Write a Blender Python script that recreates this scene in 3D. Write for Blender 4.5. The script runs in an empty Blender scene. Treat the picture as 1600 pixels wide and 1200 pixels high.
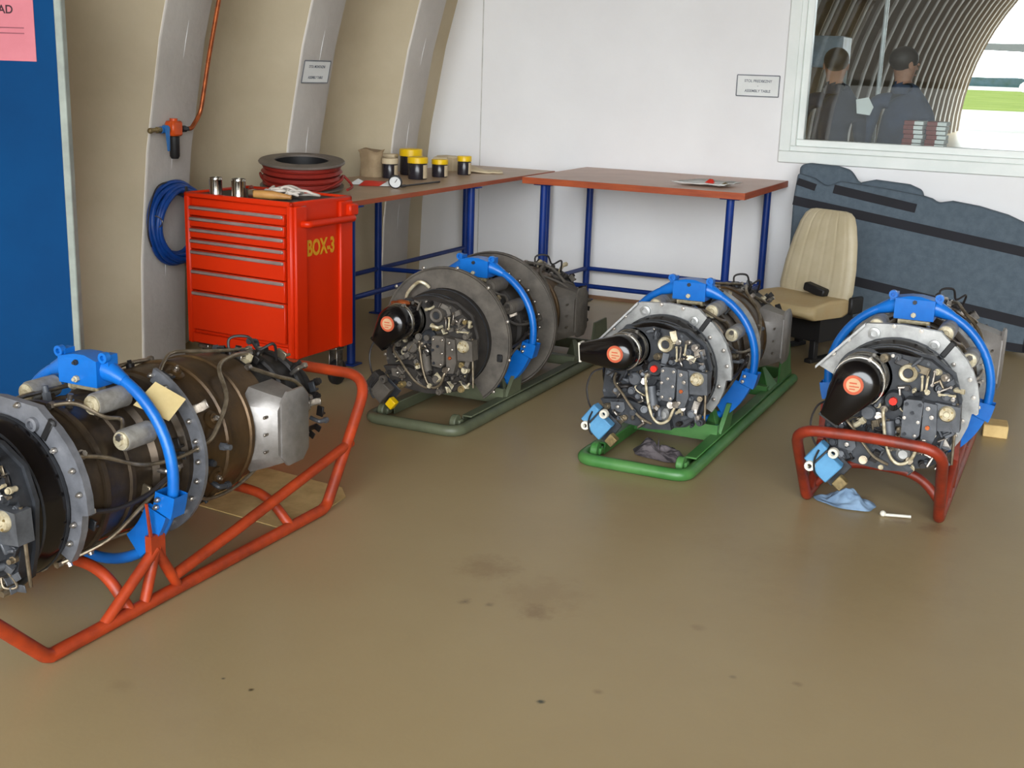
import bpy, bmesh, math, random
from mathutils import Vector, Matrix, noise

sc = bpy.context.scene
COL = sc.collection
random.seed(7)
PI = math.pi

# ------------------------------------------------------------------ camera
F_PX, YAW, PITCH, ROLL, CAM_H = 1897.8, 0.43781, 0.2551, 0.0335, 1.62
fw = Vector((-math.sin(YAW) * math.cos(PITCH), math.cos(YAW) * math.cos(PITCH), -math.sin(PITCH)))
rt = Vector((math.cos(YAW), math.sin(YAW), 0))
up = rt.cross(fw)
rt2 = rt * math.cos(ROLL) + up * math.sin(ROLL)
up2 = -rt * math.sin(ROLL) + up * math.cos(ROLL)
cam_d = bpy.data.cameras.new('camera')
cam_d.sensor_width = 36
cam_d.lens = F_PX * 36 / 1600
cam_d.clip_end = 3000
cam = bpy.data.objects.new('camera', cam_d)
COL.objects.link(cam)
cam.matrix_world = Matrix(((rt2.x, up2.x, -fw.x, 0), (rt2.y, up2.y, -fw.y, 0), (rt2.z, up2.z, -fw.z, CAM_H), (0, 0, 0, 1)))
sc.camera = cam

# ------------------------------------------------------------------ sky, light, exposure
world = bpy.data.worlds.new('overcast_sky')
sc.world = world
world.use_nodes = True
bg = world.node_tree.nodes['Background']
bg.inputs['Color'].default_value = (0.93, 0.97, 1.0, 1)
bg.inputs['Strength'].default_value = 7.2
sc.view_settings.view_transform = 'Standard'
sc.view_settings.look = 'None'
sc.view_settings.exposure = 0.75
sc.view_settings.gamma = 1.0
sc.view_settings.use_curve_mapping = False
sc.cycles.use_denoising = True
sc.cycles.max_bounces = 8
sc.cycles.diffuse_bounces = 5
sc.cycles.caustics_reflective = False
sc.cycles.caustics_refractive = False
R_ARCH, XC, X_FOOT = 7.3, 2.85, -4.45
Y_FRONT, Y_BACK, Y_END = -6.7, 8.2, 45.0


def portal(name, loc, rotx, sx, sy):
    l = bpy.data.lights.new(name, 'AREA')
    l.shape = 'RECTANGLE'; l.size = sx; l.size_y = sy
    l.cycles.is_portal = True
    o = bpy.data.objects.new(name, l); COL.objects.link(o)
    o.location = loc; o.rotation_euler = (rotx, 0, 0)


portal('daylight_portal_front', (XC, Y_FRONT - .05, 3.7), PI / 2, 15.4, 7.6)      # faces into the hall (+Y)
portal('daylight_portal_far', (XC, Y_END + .05, 3.7), -PI / 2, 15.4, 7.6)


# ------------------------------------------------------------------ materials
def lin(c):
    return tuple((v / 255 / 12.92 if v / 255 <= .04045 else ((v / 255 + .055) / 1.055) ** 2.4) for v in c)


MATS = {}


def mat(name, rgb, rough=.5, metal=0., rgb2=None, scale=6., amt=.5, bump=0., bscale=40., spec=.5, coat=0., stretch=None):
    if name in MATS:
        return MATS[name]
    m = bpy.data.materials.new(name); m.use_nodes = True
    nt = m.node_tree; b = nt.nodes['Principled BSDF']
    b.inputs['Roughness'].default_value = rough
    b.inputs['Metallic'].default_value = metal
    b.inputs['Specular IOR Level'].default_value = spec
    b.inputs['Coat Weight'].default_value = coat
    c1 = (*lin(rgb), 1)
    tc = nt.nodes.new('ShaderNodeTexCoord')
    vec = tc.outputs['Object']
    if stretch:
        mp = nt.nodes.new('ShaderNodeMapping'); mp.inputs['Scale'].default_value = stretch
        nt.links.new(vec, mp.inputs['Vector']); vec = mp.outputs['Vector']
    n = nt.nodes.new('ShaderNodeTexNoise'); n.inputs['Scale'].default_value = scale
    n.inputs['Detail'].default_value = 6; n.inputs['Roughness'].default_value = .62
    nt.links.new(vec, n.inputs['Vector'])
    if rgb2 is None:
        rgb2 = tuple(max(0, v * .86) for v in rgb)
    r = nt.nodes.new('ShaderNodeValToRGB')
    r.color_ramp.elements[0].position = .5 - .5 * amt * .5; r.color_ramp.elements[1].position = .5 + .5 * amt * .5
    r.color_ramp.elements[0].color = (*lin(rgb2), 1); r.color_ramp.elements[1].color = c1
    nt.links.new(n.outputs['Fac'], r.inputs['Fac'])
    nt.links.new(r.outputs['Color'], b.inputs['Base Color'])
    if bump:
        n2 = nt.nodes.new('ShaderNodeTexNoise'); n2.inputs['Scale'].default_value = bscale; n2.inputs['Detail'].default_value = 4
        nt.links.new(vec, n2.inputs['Vector'])
        bp = nt.nodes.new('ShaderNodeBump'); bp.inputs['Strength'].default_value = bump; bp.inputs['Distance'].default_value = .01
        nt.links.new(n2.outputs['Fac'], bp.inputs['Height']); nt.links.new(bp.outputs['Normal'], b.inputs['Normal'])
    MATS[name] = m
    return m


# floor: beige sealed concrete, worn and stained
def floor_material():
    m = mat('floor_paint', (166, 148, 111), .38, 0, (154, 134, 98), scale=.9, amt=1.2, bump=.04, bscale=60)
    nt = m.node_tree; b = nt.nodes['Principled BSDF']
    src = b.inputs['Base Color'].links[0].from_socket
    tc = [n for n in nt.nodes if n.type == 'TEX_COORD'][0]
    wob = nt.nodes.new('ShaderNodeTexNoise'); wob.inputs['Scale'].default_value = 13; wob.inputs['Detail'].default_value = 8; wob.inputs['Roughness'].default_value = .75
    nt.links.new(tc.outputs['Object'], wob.inputs['Vector'])
    stains = [  # x, y, radius, strength, colour
        (-1.66, 3.39, .13, .55, (120, 92, 58)), (-1.40, 3.28, .19, .35, (128, 100, 66)), (-1.37, 3.15, .07, .6, (112, 84, 52)),
        (-1.595, 3.117, .03, .75, (70, 56, 40)), (-1.519, 3.134, .022, .5, (84, 70, 50)), (-1.835, 2.351, .011, .95, (60, 44, 10)),
        (-1.937, 2.365, .009, .9, (50, 44, 36)), (-1.134, 2.668, .016, .9, (40, 52, 48)), (-1.02, 2.79, .02, .5, (98, 78, 50)),
        (-2.42, 2.36, .02, .8, (60, 38, 34)), (-.5, 4.58, .07, .5, (100, 66, 50)), (-.36, 4.56, .08, .55, (88, 58, 44)), (-.66, 4.74, .06, .6, (96, 60, 40)),
        (-2.15, 2.2, .05, .3, (110, 92, 64)), (-1.7, 2.2, .25, .18, (128, 108, 80)), (-.9, 3.3, .03, .35, (112, 90, 60)), (-.6, 3.9, .5, .18, (126, 104, 72)),
        (-1.3, 4.1, .35, .14, (140, 110, 76)), (-.55, 3.1, .02, .5, (96, 78, 54)), (-.72, 3.05, .015, .5, (90, 80, 64))]
    for x, y, rad, st, c in stains:
        d = nt.nodes.new('ShaderNodeVectorMath'); d.operation = 'DISTANCE'
        nt.links.new(tc.outputs['Object'], d.inputs[0]); d.inputs[1].default_value = (x, y, 0)
        a = nt.nodes.new('ShaderNodeMath'); a.operation = 'MULTIPLY_ADD'
        nt.links.new(wob.outputs['Fac'], a.inputs[0]); a.inputs[1].default_value = rad * 2.2
        nt.links.new(d.outputs['Value'], a.inputs[2])
        mr = nt.nodes.new('ShaderNodeMapRange'); mr.interpolation_type = 'SMOOTHSTEP'
        mr.inputs['From Min'].default_value = rad * 1.2; mr.inputs['From Max'].default_value = rad * 2.1
        mr.inputs['To Min'].default_value = st * (.8 if rad > .04 else 1.0); mr.inputs['To Max'].default_value = 0
        nt.links.new(a.outputs[0], mr.inputs['Value'])
        mx = nt.nodes.new('ShaderNodeMix'); mx.data_type = 'RGBA'
        nt.links.new(mr.outputs['Result'], mx.inputs['Factor'])
        nt.links.new(src, mx.inputs['A']); mx.inputs['B'].default_value = (*lin(c), 1)
        src = mx.outputs['Result']
    nt.links.new(src, b.inputs['Base Color'])
    return m


def glass_material():
    m = bpy.data.materials.new('window_glass'); m.use_nodes = True
    nt = m.node_tree; nt.nodes.clear()
    o = nt.nodes.new('ShaderNodeOutputMaterial'); mx = nt.nodes.new('ShaderNodeMixShader')
    fr = nt.nodes.new('ShaderNodeFresnel'); fr.inputs['IOR'].default_value = 1.5
    t = nt.nodes.new('ShaderNodeBsdfTransparent'); t.inputs['Color'].default_value = (.93, .96, .95, 1)
    g = nt.nodes.new('ShaderNodeBsdfGlossy'); g.inputs['Roughness'].default_value = .0
    nt.links.new(fr.outputs[0], mx.inputs[0]); nt.links.new(t.outputs[0], mx.inputs[1]); nt.links.new(g.outputs[0], mx.inputs[2])
    nt.links.new(mx.outputs[0], o.inputs['Surface'])
    return m


M_wall = mat('white_plaster', (234, 234, 234), .75, 0, (225, 224, 224), scale=1.3, amt=1.0, bump=.12, bscale=18)
M_arch = mat('painted_concrete', (194, 181, 154), .72, 0, (174, 160, 132), scale=1.6, amt=1.0, bump=.25, bscale=14)
M_rib = mat('rib_paint', (192, 187, 180), .7, 0, (174, 168, 160), scale=2.5, amt=.9, bump=.3, bscale=22)


def darken_unseen_shell(m, rgb, z0=2.7, z1=2.95):
    # brown added to the out-of-view upper shell and far side, cutting bounced light
    nt = m.node_tree; b = nt.nodes['Principled BSDF']; src = b.inputs['Base Color'].links[0].from_socket
    tc = [n for n in nt.nodes if n.type == 'TEX_COORD'][0]
    sp = nt.nodes.new('ShaderNodeSeparateXYZ'); nt.links.new(tc.outputs['Object'], sp.inputs[0])
    a = nt.nodes.new('ShaderNodeMapRange'); a.inputs['From Min'].default_value = z0; a.inputs['From Max'].default_value = z1
    nt.links.new(sp.outputs['Z'], a.inputs['Value'])
    c = nt.nodes.new('ShaderNodeMapRange'); c.inputs['From Min'].default_value = -.1; c.inputs['From Max'].default_value = .1
    nt.links.new(sp.outputs['X'], c.inputs['Value'])
    mxm = nt.nodes.new('ShaderNodeMath'); mxm.operation = 'MAXIMUM'
    nt.links.new(a.outputs[0], mxm.inputs[0]); nt.links.new(c.outputs[0], mxm.inputs[1])
    mx = nt.nodes.new('ShaderNodeMix'); mx.data_type = 'RGBA'
    nt.links.new(mxm.outputs[0], mx.inputs['Factor']); nt.links.new(src, mx.inputs['A']); mx.inputs['B'].default_value = (*lin(rgb), 1)
    nt.links.new(mx.outputs['Result'], b.inputs['Base Color'])
    return m


darken_unseen_shell(M_arch, (122, 108, 92)); darken_unseen_shell(M_rib, (122, 108, 92))
M_archfar = mat('bare_concrete', (134, 120, 102), .8, 0, (116, 102, 86), scale=1.6, amt=1.0, bump=.25, bscale=14)
M_ribfar = mat('rib_paint_far', (164, 158, 150), .7, 0, (148, 142, 134), scale=2.5, amt=.9)
M_floor = floor_material()
M_glass = glass_material()
M_frame = mat('window_paint', (232, 236, 232), .4, 0, (222, 228, 224), scale=3)
M_apron = mat('apron_concrete', (104, 103, 100), .9, 0, (94, 93, 90), scale=.3, spec=0)
M_grass = mat('grass_field', (66, 74, 34), .95, 0, (56, 66, 26), scale=.15, spec=0)
M_trim0 = mat('gear_grey', (150, 152, 152), .5)
M_paleblue = mat('pale_blue_box', (176, 200, 222), .5)
M_hedge = mat('dark_hedge', (18, 22, 16), .95)
M_tree = mat('far_trees', (44, 58, 62), .95, 0, (34, 48, 44), scale=.2, spec=0)
M_blue = mat('mount_blue', (18, 108, 194), .33, 0, (13, 94, 176), scale=7, spec=.45, bump=.05)
M_orange = mat('sled_orange', (182, 64, 24), .45, 0, (128, 44, 20), scale=9, amt=.7, bump=.1)
M_rust = mat('sled_red', (142, 46, 22), .45, 0, (98, 33, 20), scale=9, amt=.7, bump=.1)
M_green = mat('sled_green', (84, 132, 72), .4, 0, (36, 100, 38), scale=5, amt=.8)
M_olive = mat('sled_olive', (98, 104, 80), .5, 0, (74, 78, 60), scale=7, amt=.8)
M_tool = mat('toolbox_red', (204, 44, 5), .42, 0, (198, 40, 4), scale=2, spec=.3)
M_toolgrey = mat('toolbox_grip', (160, 140, 134), .4, .3)
M_black = mat('black_rubber', (22, 21, 22), .55)
M_blkgloss = mat('black_enamel', (14, 12, 14), .16, 0, (10, 9, 10), scale=8, spec=.6)
M_leg = mat('bench_blue', (12, 48, 122), .4, 0, (10, 42, 108), scale=6, spec=.35)
M_topL = mat('bench_top_brown', (176, 150, 124), .42, 0, (158, 132, 106), scale=5, amt=.8)
M_topR = mat('bench_top_red', (188, 156, 136), .4, 0, (172, 138, 118), scale=5, amt=.8)
M_edge = mat('bench_edge', (172, 80, 36), .5, 0, (140, 58, 26), scale=6, amt=.8, stretch=(1, 1, 8))
M_tin = mat('tin', (205, 200, 190), .2, 1)
M_chrome = mat('fitting_steel', (190, 184, 176), .28, .9, (120, 112, 104), scale=30)
M_cream = mat('fitting_cream', (206, 196, 168), .4, .2, (150, 136, 106), scale=30)
M_brass = mat('brass', (160, 140, 96), .4, .5, (106, 92, 64), scale=25)
M_copper = mat('copper_pipe', (190, 104, 58), .35, .7, (140, 76, 44), scale=20)
M_pipe = mat('steel_pipe', (150, 138, 118), .35, .7, (108, 96, 78), scale=20)
M_alu = mat('cast_aluminium', (186, 186, 184), .42, .55, (128, 128, 126), scale=14, amt=.9)
M_aludark = mat('grey_flange', (138, 140, 146), .45, .4, (96, 98, 104), scale=14, amt=.9)
M_case = mat('oily_casing', (84, 70, 54), .4, .5, (42, 35, 28), scale=11, amt=.9, bump=.1)
M_hot = mat('heat_stained_steel', (102, 78, 48), .38, .5, (40, 31, 24), scale=7, amt=1.0, bump=.08)
M_nose = mat('sooty_metal', (40, 36, 34), .5, .3, (20, 18, 18), scale=14, amt=.9, bump=.15)
M_duct = mat('duct_sheet', (158, 154, 150), .42, .5, (112, 108, 104), scale=9, amt=.9, bump=.1)
M_gear = mat('gearbox_grey', (60, 63, 68), .45, .25, (32, 33, 36), scale=16, amt=.9, bump=.1)
M_greyblk = mat('control_grey', (98, 101, 106), .5, .2, (62, 64, 68), scale=18, amt=.9)
M_dusty = mat('dusty_grey', (104, 97, 88), .7, .15, (64, 59, 54), scale=14, amt=1.0)
M_dustdark = mat('dusty_dark', (58, 53, 48), .7, .15, (32, 29, 28), scale=14, amt=1.0)
M_canister = mat('canister_grey', (150, 148, 142), .5, .2, (116, 112, 106), scale=20)
M_sticker = mat('sticker_orange', (190, 84, 50), .6)
M_stickin = mat('sticker_cream', (198, 160, 122), .6)
M_redcap = mat('red_cap', (216, 40, 22), .4)
M_exciter = mat('exciter_blue', (90, 148, 188), .4, 0, (76, 130, 170), scale=9)
M_paper = mat('tan_paper', (204, 184, 132), .8, 0, (190, 168, 116), scale=10)
M_card = mat('cardboard', (220, 190, 130), .85, 0, (192, 160, 104), scale=6)
M_ceramic = mat('white_ring', (226, 222, 206), .4)
M_boardblue = mat('board_blue', (4, 62, 110), .7, 0, (4, 57, 103), scale=2, spec=.12)
M_trimgrey = mat('board_trim', (160, 168, 160), .45, .2)
M_pink = mat('pink_paper', (204, 124, 134), .85, 0, (196, 116, 126), scale=5)
M_ink = mat('ink', (64, 34, 44), .8)
M_pinkink = mat('faded_ink', (150, 84, 96), .8)
M_inkgrey = mat('ink_grey', (112, 118, 128), .8)
M_white = mat('white_paper', (226, 228, 226), .8, 0, (218, 220, 218), scale=5)
M_signframe = mat('sign_border', (120, 124, 130), .6)
M_hose = mat('hose_blue', (10, 66, 142), .4, 0, (8, 54, 122), scale=14)
M_wire = mat('dark_wire', (40, 36, 36), .5)
M_regorange = mat('regulator_orange', (226, 88, 24), .4)
M_regblue = mat('valve_blue', (48, 118, 190), .4)
M_reel = mat('reel_flange', (110, 100, 92), .55, 0, (94, 86, 78), scale=9)
M_redcable = mat('red_cable', (150, 42, 30), .5, 0, (112, 28, 22), scale=22, amt=1, stretch=(1, 1, 12))
M_wood = mat('wood_handle', (188, 138, 74), .5, 0, (160, 110, 56), scale=8, stretch=(1, 6, 1))
M_rope = mat('white_cord', (206, 196, 184), .7)
M_yellow = mat('yellow_lid', (232, 192, 16), .35, 0, (222, 180, 12), scale=6)
M_jar = mat('dark_jar', (42, 38, 44), .25, 0, (30, 28, 32), scale=8)
M_label = mat('jar_label', (206, 190, 158), .7, 0, (196, 178, 146), scale=9)
M_bag = mat('kraft_bag', (176, 154, 122), .85, 0, (150, 128, 98), scale=9, bump=.3, bscale=25)
M_redpk = mat('red_packet', (206, 44, 26), .45)
M_seat = mat('beige_vinyl', (186, 174, 146), .5, 0, (176, 163, 133), scale=6, bump=.05)
M_seat2 = mat('beige_cushion', (186, 166, 124), .55, 0, (184, 158, 114), scale=6)
M_felt = mat('grey_carpet', (86, 98, 108), .95, 0, (76, 88, 98), scale=20, bump=.2, bscale=120)
M_strap = mat('black_strap', (22, 22, 30), .8)
M_ragblue = mat('blue_rag', (132, 158, 184), .9, 0, (108, 134, 162), scale=14)
M_ragdark = mat('striped_rag', (104, 96, 98), .9, 0, (52, 47, 50), scale=7, amt=.25, stretch=(1.2, 9, 1))
M_yelltext = mat('stencil_yellow', (206, 150, 22), .6, 0, (190, 128, 20), scale=40)
M_skin = mat('skin', (176, 128, 104), .6)
M_hair = mat('dark_hair', (26, 20, 18), .6)
M_navy = mat('navy_cloth', (34, 42, 62), .9)
M_slate = mat('slate_cloth', (52, 64, 90), .9)
M_brown = mat('base_trim', (146, 106, 76), .6)
M_book = mat('book_red', (130, 60, 60), .7)
M_paleblue = mat('pale_blue_box', (176, 200, 222), .5)


# ------------------------------------------------------------------ mesh helpers
class MB:
    def __init__(s):
        s.v = []; s.f = []

    def add(s, vs, fs):
        o = len(s.v); s.v += [tuple(v) for v in vs]; s.f += [[i + o for i in f] for f in fs]
        return s

    def hull(s, pts):
        bm = bmesh.new()
        for p in pts: bm.verts.new(p)
        r = bmesh.ops.convex_hull(bm, input=bm.verts)
        junk = [e for e in set(r['geom_interior'] + r['geom_unused']) if isinstance(e, bmesh.types.BMVert)]
        if junk: bmesh.ops.delete(bm, geom=junk, context='VERTS')
        bmesh.ops.dissolve_limit(bm, angle_limit=.01, verts=bm.verts, edges=bm.edges)
        bm.verts.index_update()
        s.add([v.co.copy() for v in bm.verts], [[v.index for v in f.verts] for f in bm.faces])
        bm.free(); return s

    def box(s, c, d, rot=None, bev=0.):
        hx, hy, hz = d[0] / 2, d[1] / 2, d[2] / 2
        R = rot if rot is not None else Matrix.Identity(3)
        c = Vector(c)
        if bev <= 0:
            vs = [c + R @ Vector((x * hx, y * hy, z * hz)) for x in (-1, 1) for y in (-1, 1) for z in (-1, 1)]
            return s.add(vs, [(0, 1, 3, 2), (4, 6, 7, 5), (0, 4, 5, 1), (2, 3, 7, 6), (0, 2, 6, 4), (1, 5, 7, 3)])
        b = min(bev, hx * .9, hy * .9, hz * .9); pts = []
        for x in (-1, 1):
            for y in (-1, 1):
                for z in (-1, 1):
                    pts += [c + R @ Vector((x * hx, y * (hy - b), z * (hz - b))), c + R @ Vector((x * (hx - b), y * hy, z * (hz - b))), c + R @ Vector((x * (hx - b), y * (hy - b), z * hz))]
        return s.hull(pts)

    def tube(s, pts, r, n=10, closed=False, caps=True):
        pts = [Vector(p) for p in pts]
        N = len(pts)
        rs = r if isinstance(r, (list, tuple)) else [r] * N
        T = []
        for i in range(N):
            a = pts[(i - 1) % N] if (closed or i > 0) else pts[i]
            b = pts[(i + 1) % N] if (closed or i < N - 1) else pts[i]
            T.append((b - a).normalized())
        u = T[0].orthogonal().normalized(); vs = []
        for i in range(N):
            if i > 0:
                u = (u - T[i] * u.dot(T[i]))
                u = u.normalized() if u.length > 1e-6 else T[i].orthogonal().normalized()
            w = T[i].cross(u)
            for k in range(n):
                a = 2 * PI * k / n
                vs.append(pts[i] + (u * math.cos(a) + w * math.sin(a)) * rs[i])
        fs = []
        for i in range(N if closed else N - 1):
            j = (i + 1) % N
            for k in range(n):
                k2 = (k + 1) % n
                fs.append((i * n + k, i * n + k2, j * n + k2, j * n + k))
        if not closed and caps:
            fs.append(tuple(range(n - 1, -1, -1))); fs.append(tuple((N - 1) * n + k for k in range(n)))
        return s.add(vs, fs)

    def cyl(s, p0, p1, r0, r1=None, n=18):
        return s.tube([p0, p1], [r0, r0 if r1 is None else r1], n)

    def lathe(s, prof, n=36, c=(0, 0, 0), axis='y', a0=0., a1=2 * PI):
        full = abs(a1 - a0) > 2 * PI - 1e-6
        m = n if full else n + 1
        vs = []; c = Vector(c)
        for (r, h) in prof:
            for k in range(m):
                a = a0 + (a1 - a0) * k / n
                x, y = r * math.cos(a), r * math.sin(a)
                vs.append(c + (Vector((x, h, y)) if axis == 'y' else Vector((x, y, h)) if axis == 'z' else Vector((h, x, y))))
        fs = []
        for i in range(len(prof) - 1):
            for k in range(n):
                k2 = (k + 1) % m if full else k + 1
                fs.append((i * m + k, (i + 1) * m + k, (i + 1) * m + k2, i * m + k2))
        return s.add(vs, fs)

    def prism(s, poly, y0, y1, M=None):
        """poly in (x,z), extruded along y"""
        n = len(poly); vs = [Vector((x, y0, z)) for x, z in poly] + [Vector((x, y1, z)) for x, z in poly]
        if M is not None: vs = [M @ v for v in vs]
        fs = [tuple(range(n)), tuple(range(2 * n - 1, n - 1, -1))] + [(i, i + n, (i + 1) % n + n, (i + 1) % n) for i in range(n)]
        return s.add(vs, fs)

    def ball(s, c, r, n=12, m=8, sc=(1, 1, 1)):
        prof = [(max(1e-4, r * math.sin(PI * i / m)), -r * math.cos(PI * i / m)) for i in range(m + 1)]
        o = len(s.v); s.lathe(prof, n, axis='z')
        for i in range(o, len(s.v)):
            v = s.v[i]; s.v[i] = (c[0] + v[0] * sc[0], c[1] + v[1] * sc[1], c[2] + v[2] * sc[2])
        return s

    def arcplate(s, r0, r1, y0, y1, a0, a1, n=24):
        a0, a1 = math.radians(a0), math.radians(a1)
        return s.lathe([(r0, y0), (r1, y0), (r1, y1), (r0, y1), (r0, y0)], n, a0=a0, a1=a1)

    def mesh(s, name):
        me = bpy.data.meshes.new(name); me.from_pydata(s.v, [], s.f)
        bm = bmesh.new(); bm.from_mesh(me)
        bmesh.ops.remove_doubles(bm, verts=bm.verts, dist=1e-6)
        bmesh.ops.recalc_face_normals(bm, faces=bm.faces); bm.to_mesh(me); bm.free()
        me.polygons.foreach_set('use_smooth', [True] * len(me.polygons)); me.set_sharp_from_angle(angle=math.radians(38))
        return me


def obj(name, mb, m, parent=None, loc=None, rot=None):
    me = mb.mesh(name) if isinstance(mb, MB) else mb
    if m is not None and not me.materials: me.materials.append(m)
    o = bpy.data.objects.new(name, me); COL.objects.link(o)
    if parent is not None: o.parent = parent
    if loc is not None: o.location = loc
    if rot is not None: o.rotation_euler = rot
    return o


def thing(name, label, cat, loc=(0, 0, 0), rz=0, group=None):
    o = bpy.data.objects.new(name, None); COL.objects.link(o); o.empty_display_size = .1
    o.location = loc; o.rotation_euler = (0, 0, rz)
    o['label'] = label; o['category'] = cat
    if group: o['group'] = group
    return o


def tag(o, label, cat, group=None, kind=None):
    o['label'] = label; o['category'] = cat
    if group: o['group'] = group
    if kind: o['kind'] = kind
    return o


def struct(o, label):
    o['kind'] = 'structure'; o['label'] = label
    return o


def fillet(pts, rad, n=6):
    pts = [Vector(p) for p in pts]; out = [pts[0]]
    for i in range(1, len(pts) - 1):
        a, b, c = pts[i - 1], pts[i], pts[i + 1]
        r = min(rad, (a - b).length * .49, (c - b).length * .49)
        p, q = b + (a - b).normalized() * r, b + (c - b).normalized() * r
        for k in range(n + 1):
            t = k / n; out.append(p * (1 - t) ** 2 + b * 2 * t * (1 - t) + q * t * t)
    out.append(pts[-1]); return out


def smooth(pts, n=6, closed=False):
    pts = [Vector(p) for p in pts]; N = len(pts); out = []
    for i in range(N if closed else N - 1):
        g = lambda k: pts[k % N] if closed else pts[max(0, min(N - 1, k))]
        p0, p1, p2, p3 = g(i - 1), g(i), g(i + 1), g(i + 2)
        for k in range(n):
            t = k / n
            out.append(.5 * ((2 * p1) + (p2 - p0) * t + (2 * p0 - 5 * p1 + 4 * p2 - p3) * t * t + (3 * p1 - p0 - 3 * p2 + p3) * t ** 3))
    if not closed: out.append(pts[-1])
    return out


def text_mesh(name, txt, size, m, parent, loc, rot, sx=1., bold=0.):
    cu = bpy.data.curves.new(name, 'FONT'); cu.body = txt; cu.size = size; cu.align_x = 'CENTER'; cu.align_y = 'CENTER'
    cu.extrude = .0004; cu.offset = bold
    t = bpy.data.objects.new(name, cu); COL.objects.link(t)
    dg = bpy.context.evaluated_depsgraph_get()
    me = bpy.data.meshes.new_from_object(t.evaluated_get(dg)); bpy.data.objects.remove(t)
    me.materials.clear(); me.materials.append(m)
    for v in me.vertices: v.co.x *= sx
    o = bpy.data.objects.new(name, me); COL.objects.link(o); o.parent = parent; o.location = loc; o.rotation_euler = rot
    return o


# ------------------------------------------------------------------ the setting
struct(obj('floor', MB().box((2.85, (Y_FRONT + Y_END) / 2, -.05), (15.2, Y_END - Y_FRONT, .1)), M_floor), 'worn beige painted concrete floor with brown stains')

wl = bpy.data.objects.new('wall_left', None); COL.objects.link(wl)
struct(wl, 'curved white hangar shell with flat ribs and hollow panels')
PER, RIBW, Y0RIB = 1.21, .34, 4.865
NPHI = 40


def shell(y_d):
    mb = MB(); vs = []; fs = []; n = NPHI + 1
    for (y, d) in y_d:
        for k in range(n):
            a = PI - PI * k / NPHI
            vs.append(Vector(((R_ARCH + d) * math.cos(a), y, max(-.02, (R_ARCH + d) * math.sin(a)))))
    for i in range(len(y_d) - 1):
        for k in range(NPHI): fs.append((i * n + k, i * n + k + 1, (i + 1) * n + k + 1, (i + 1) * n + k))
    return mb.add(vs, fs)


rib_me = shell([(0, .02), (.006, .004), (.014, 0), (RIBW - .014, 0), (RIBW - .006, .004), (RIBW, .02)]).mesh('rib'); rib_me.materials.append(M_rib)
tr = PER - RIBW
pan_me = shell([(RIBW + tr * t, .015 + .23 * (1 - abs(2 * t - 1) ** 2.3)) for t in [i / 16 for i in range(17)]]).mesh('wall_panel'); pan_me.materials.append(M_arch)
seam_me = MB().tube([((R_ARCH - .001) * math.cos(PI - a), RIBW * .52 + .006 * math.sin(a * 60), (R_ARCH - .001) * math.sin(PI - a)) for a in [i * .01 for i in range(2, 40)]], .0025, 5).mesh('seam')
seam_me.materials.append(M_wall)
rib_far = rib_me.copy(); rib_far.materials.clear(); rib_far.materials.append(M_ribfar)
pan_far = pan_me.copy(); pan_far.materials.clear(); pan_far.materials.append(M_archfar)
k0 = math.ceil((Y_FRONT - Y0RIB) / PER); k1 = int((Y_END - Y0RIB) / PER)
for k in range(k0, k1):
    y = Y0RIB + k * PER
    far = y > Y_BACK + .3
    r_ = obj('rib', rib_far if far else rib_me, None, wl, (XC, y, 0)); obj('wall_panel', pan_far if far else pan_me, None, wl, (XC, y, 0))
    if 0 <= k <= 2: obj('seam', seam_me, None, r_)

# partition wall with the window
WX0, WX1, WZ0, WZ1 = -1.86, 2.2, 1.14, 2.75
wb = MB()
for (x0, x1, z0, z1) in ((-5.0, WX0, 0, 7.5), (WX1, 10.6, 0, 7.5), (WX0, WX1, 0, WZ0), (WX0, WX1, WZ1, 7.5)):
    wb.box(((x0 + x1) / 2, Y_BACK + .07, (z0 + z1) / 2), (x1 - x0, .14, z1 - z0))
M_joint = mat('joint_filler', (206, 204, 200), .8)
wall_back = struct(obj('wall_back', wb, M_wall), 'white plastered partition wall with a window')
obj('panel_joint', MB().box((-4.165, Y_BACK - .001, 2.5), (.008, .004, 5)), M_joint, wall_back)
struct(obj('baseboard_back', MB().box((2.6, Y_BACK - .008, .012), (14.4, .016, .024)), M_brown), 'thin brown skirting at the foot of the partition wall')

win = bpy.data.objects.new('window_1', None); COL.objects.link(win); win.location = (0, Y_BACK, 0)
struct(win, 'white framed interior window looking through to the far end of the hangar')


def frame_bars(name, x0, x1, z0, z1, w, y0, y1, m):
    for (a, b, c, d) in ((x0, x1, z0, z0 + w), (x0, x1, z1 - w, z1), (x0, x0 + w, z0 + w, z1 - w), (x1 - w, x1, z0 + w, z1 - w)):
        obj(name, MB().box(((a + b) / 2, (y0 + y1) / 2, (c + d) / 2), (b - a, y1 - y0, d - c), bev=.004), m, win)


frame_bars('casing', -1.93, 2.27, 1.066, 2.82, .075, -.022, .0, M_frame)
frame_bars('window_frame', -1.858, 2.198, 1.141, 2.748, .035, -.012, .12, M_frame)
frame_bars('sash', -1.824, 2.164, 1.175, 2.714, .045, .012, .07, M_frame)
obj('pane', MB().box((.17, .04, 1.945), (3.9, .006, 1.455)), M_glass, win)

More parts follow.
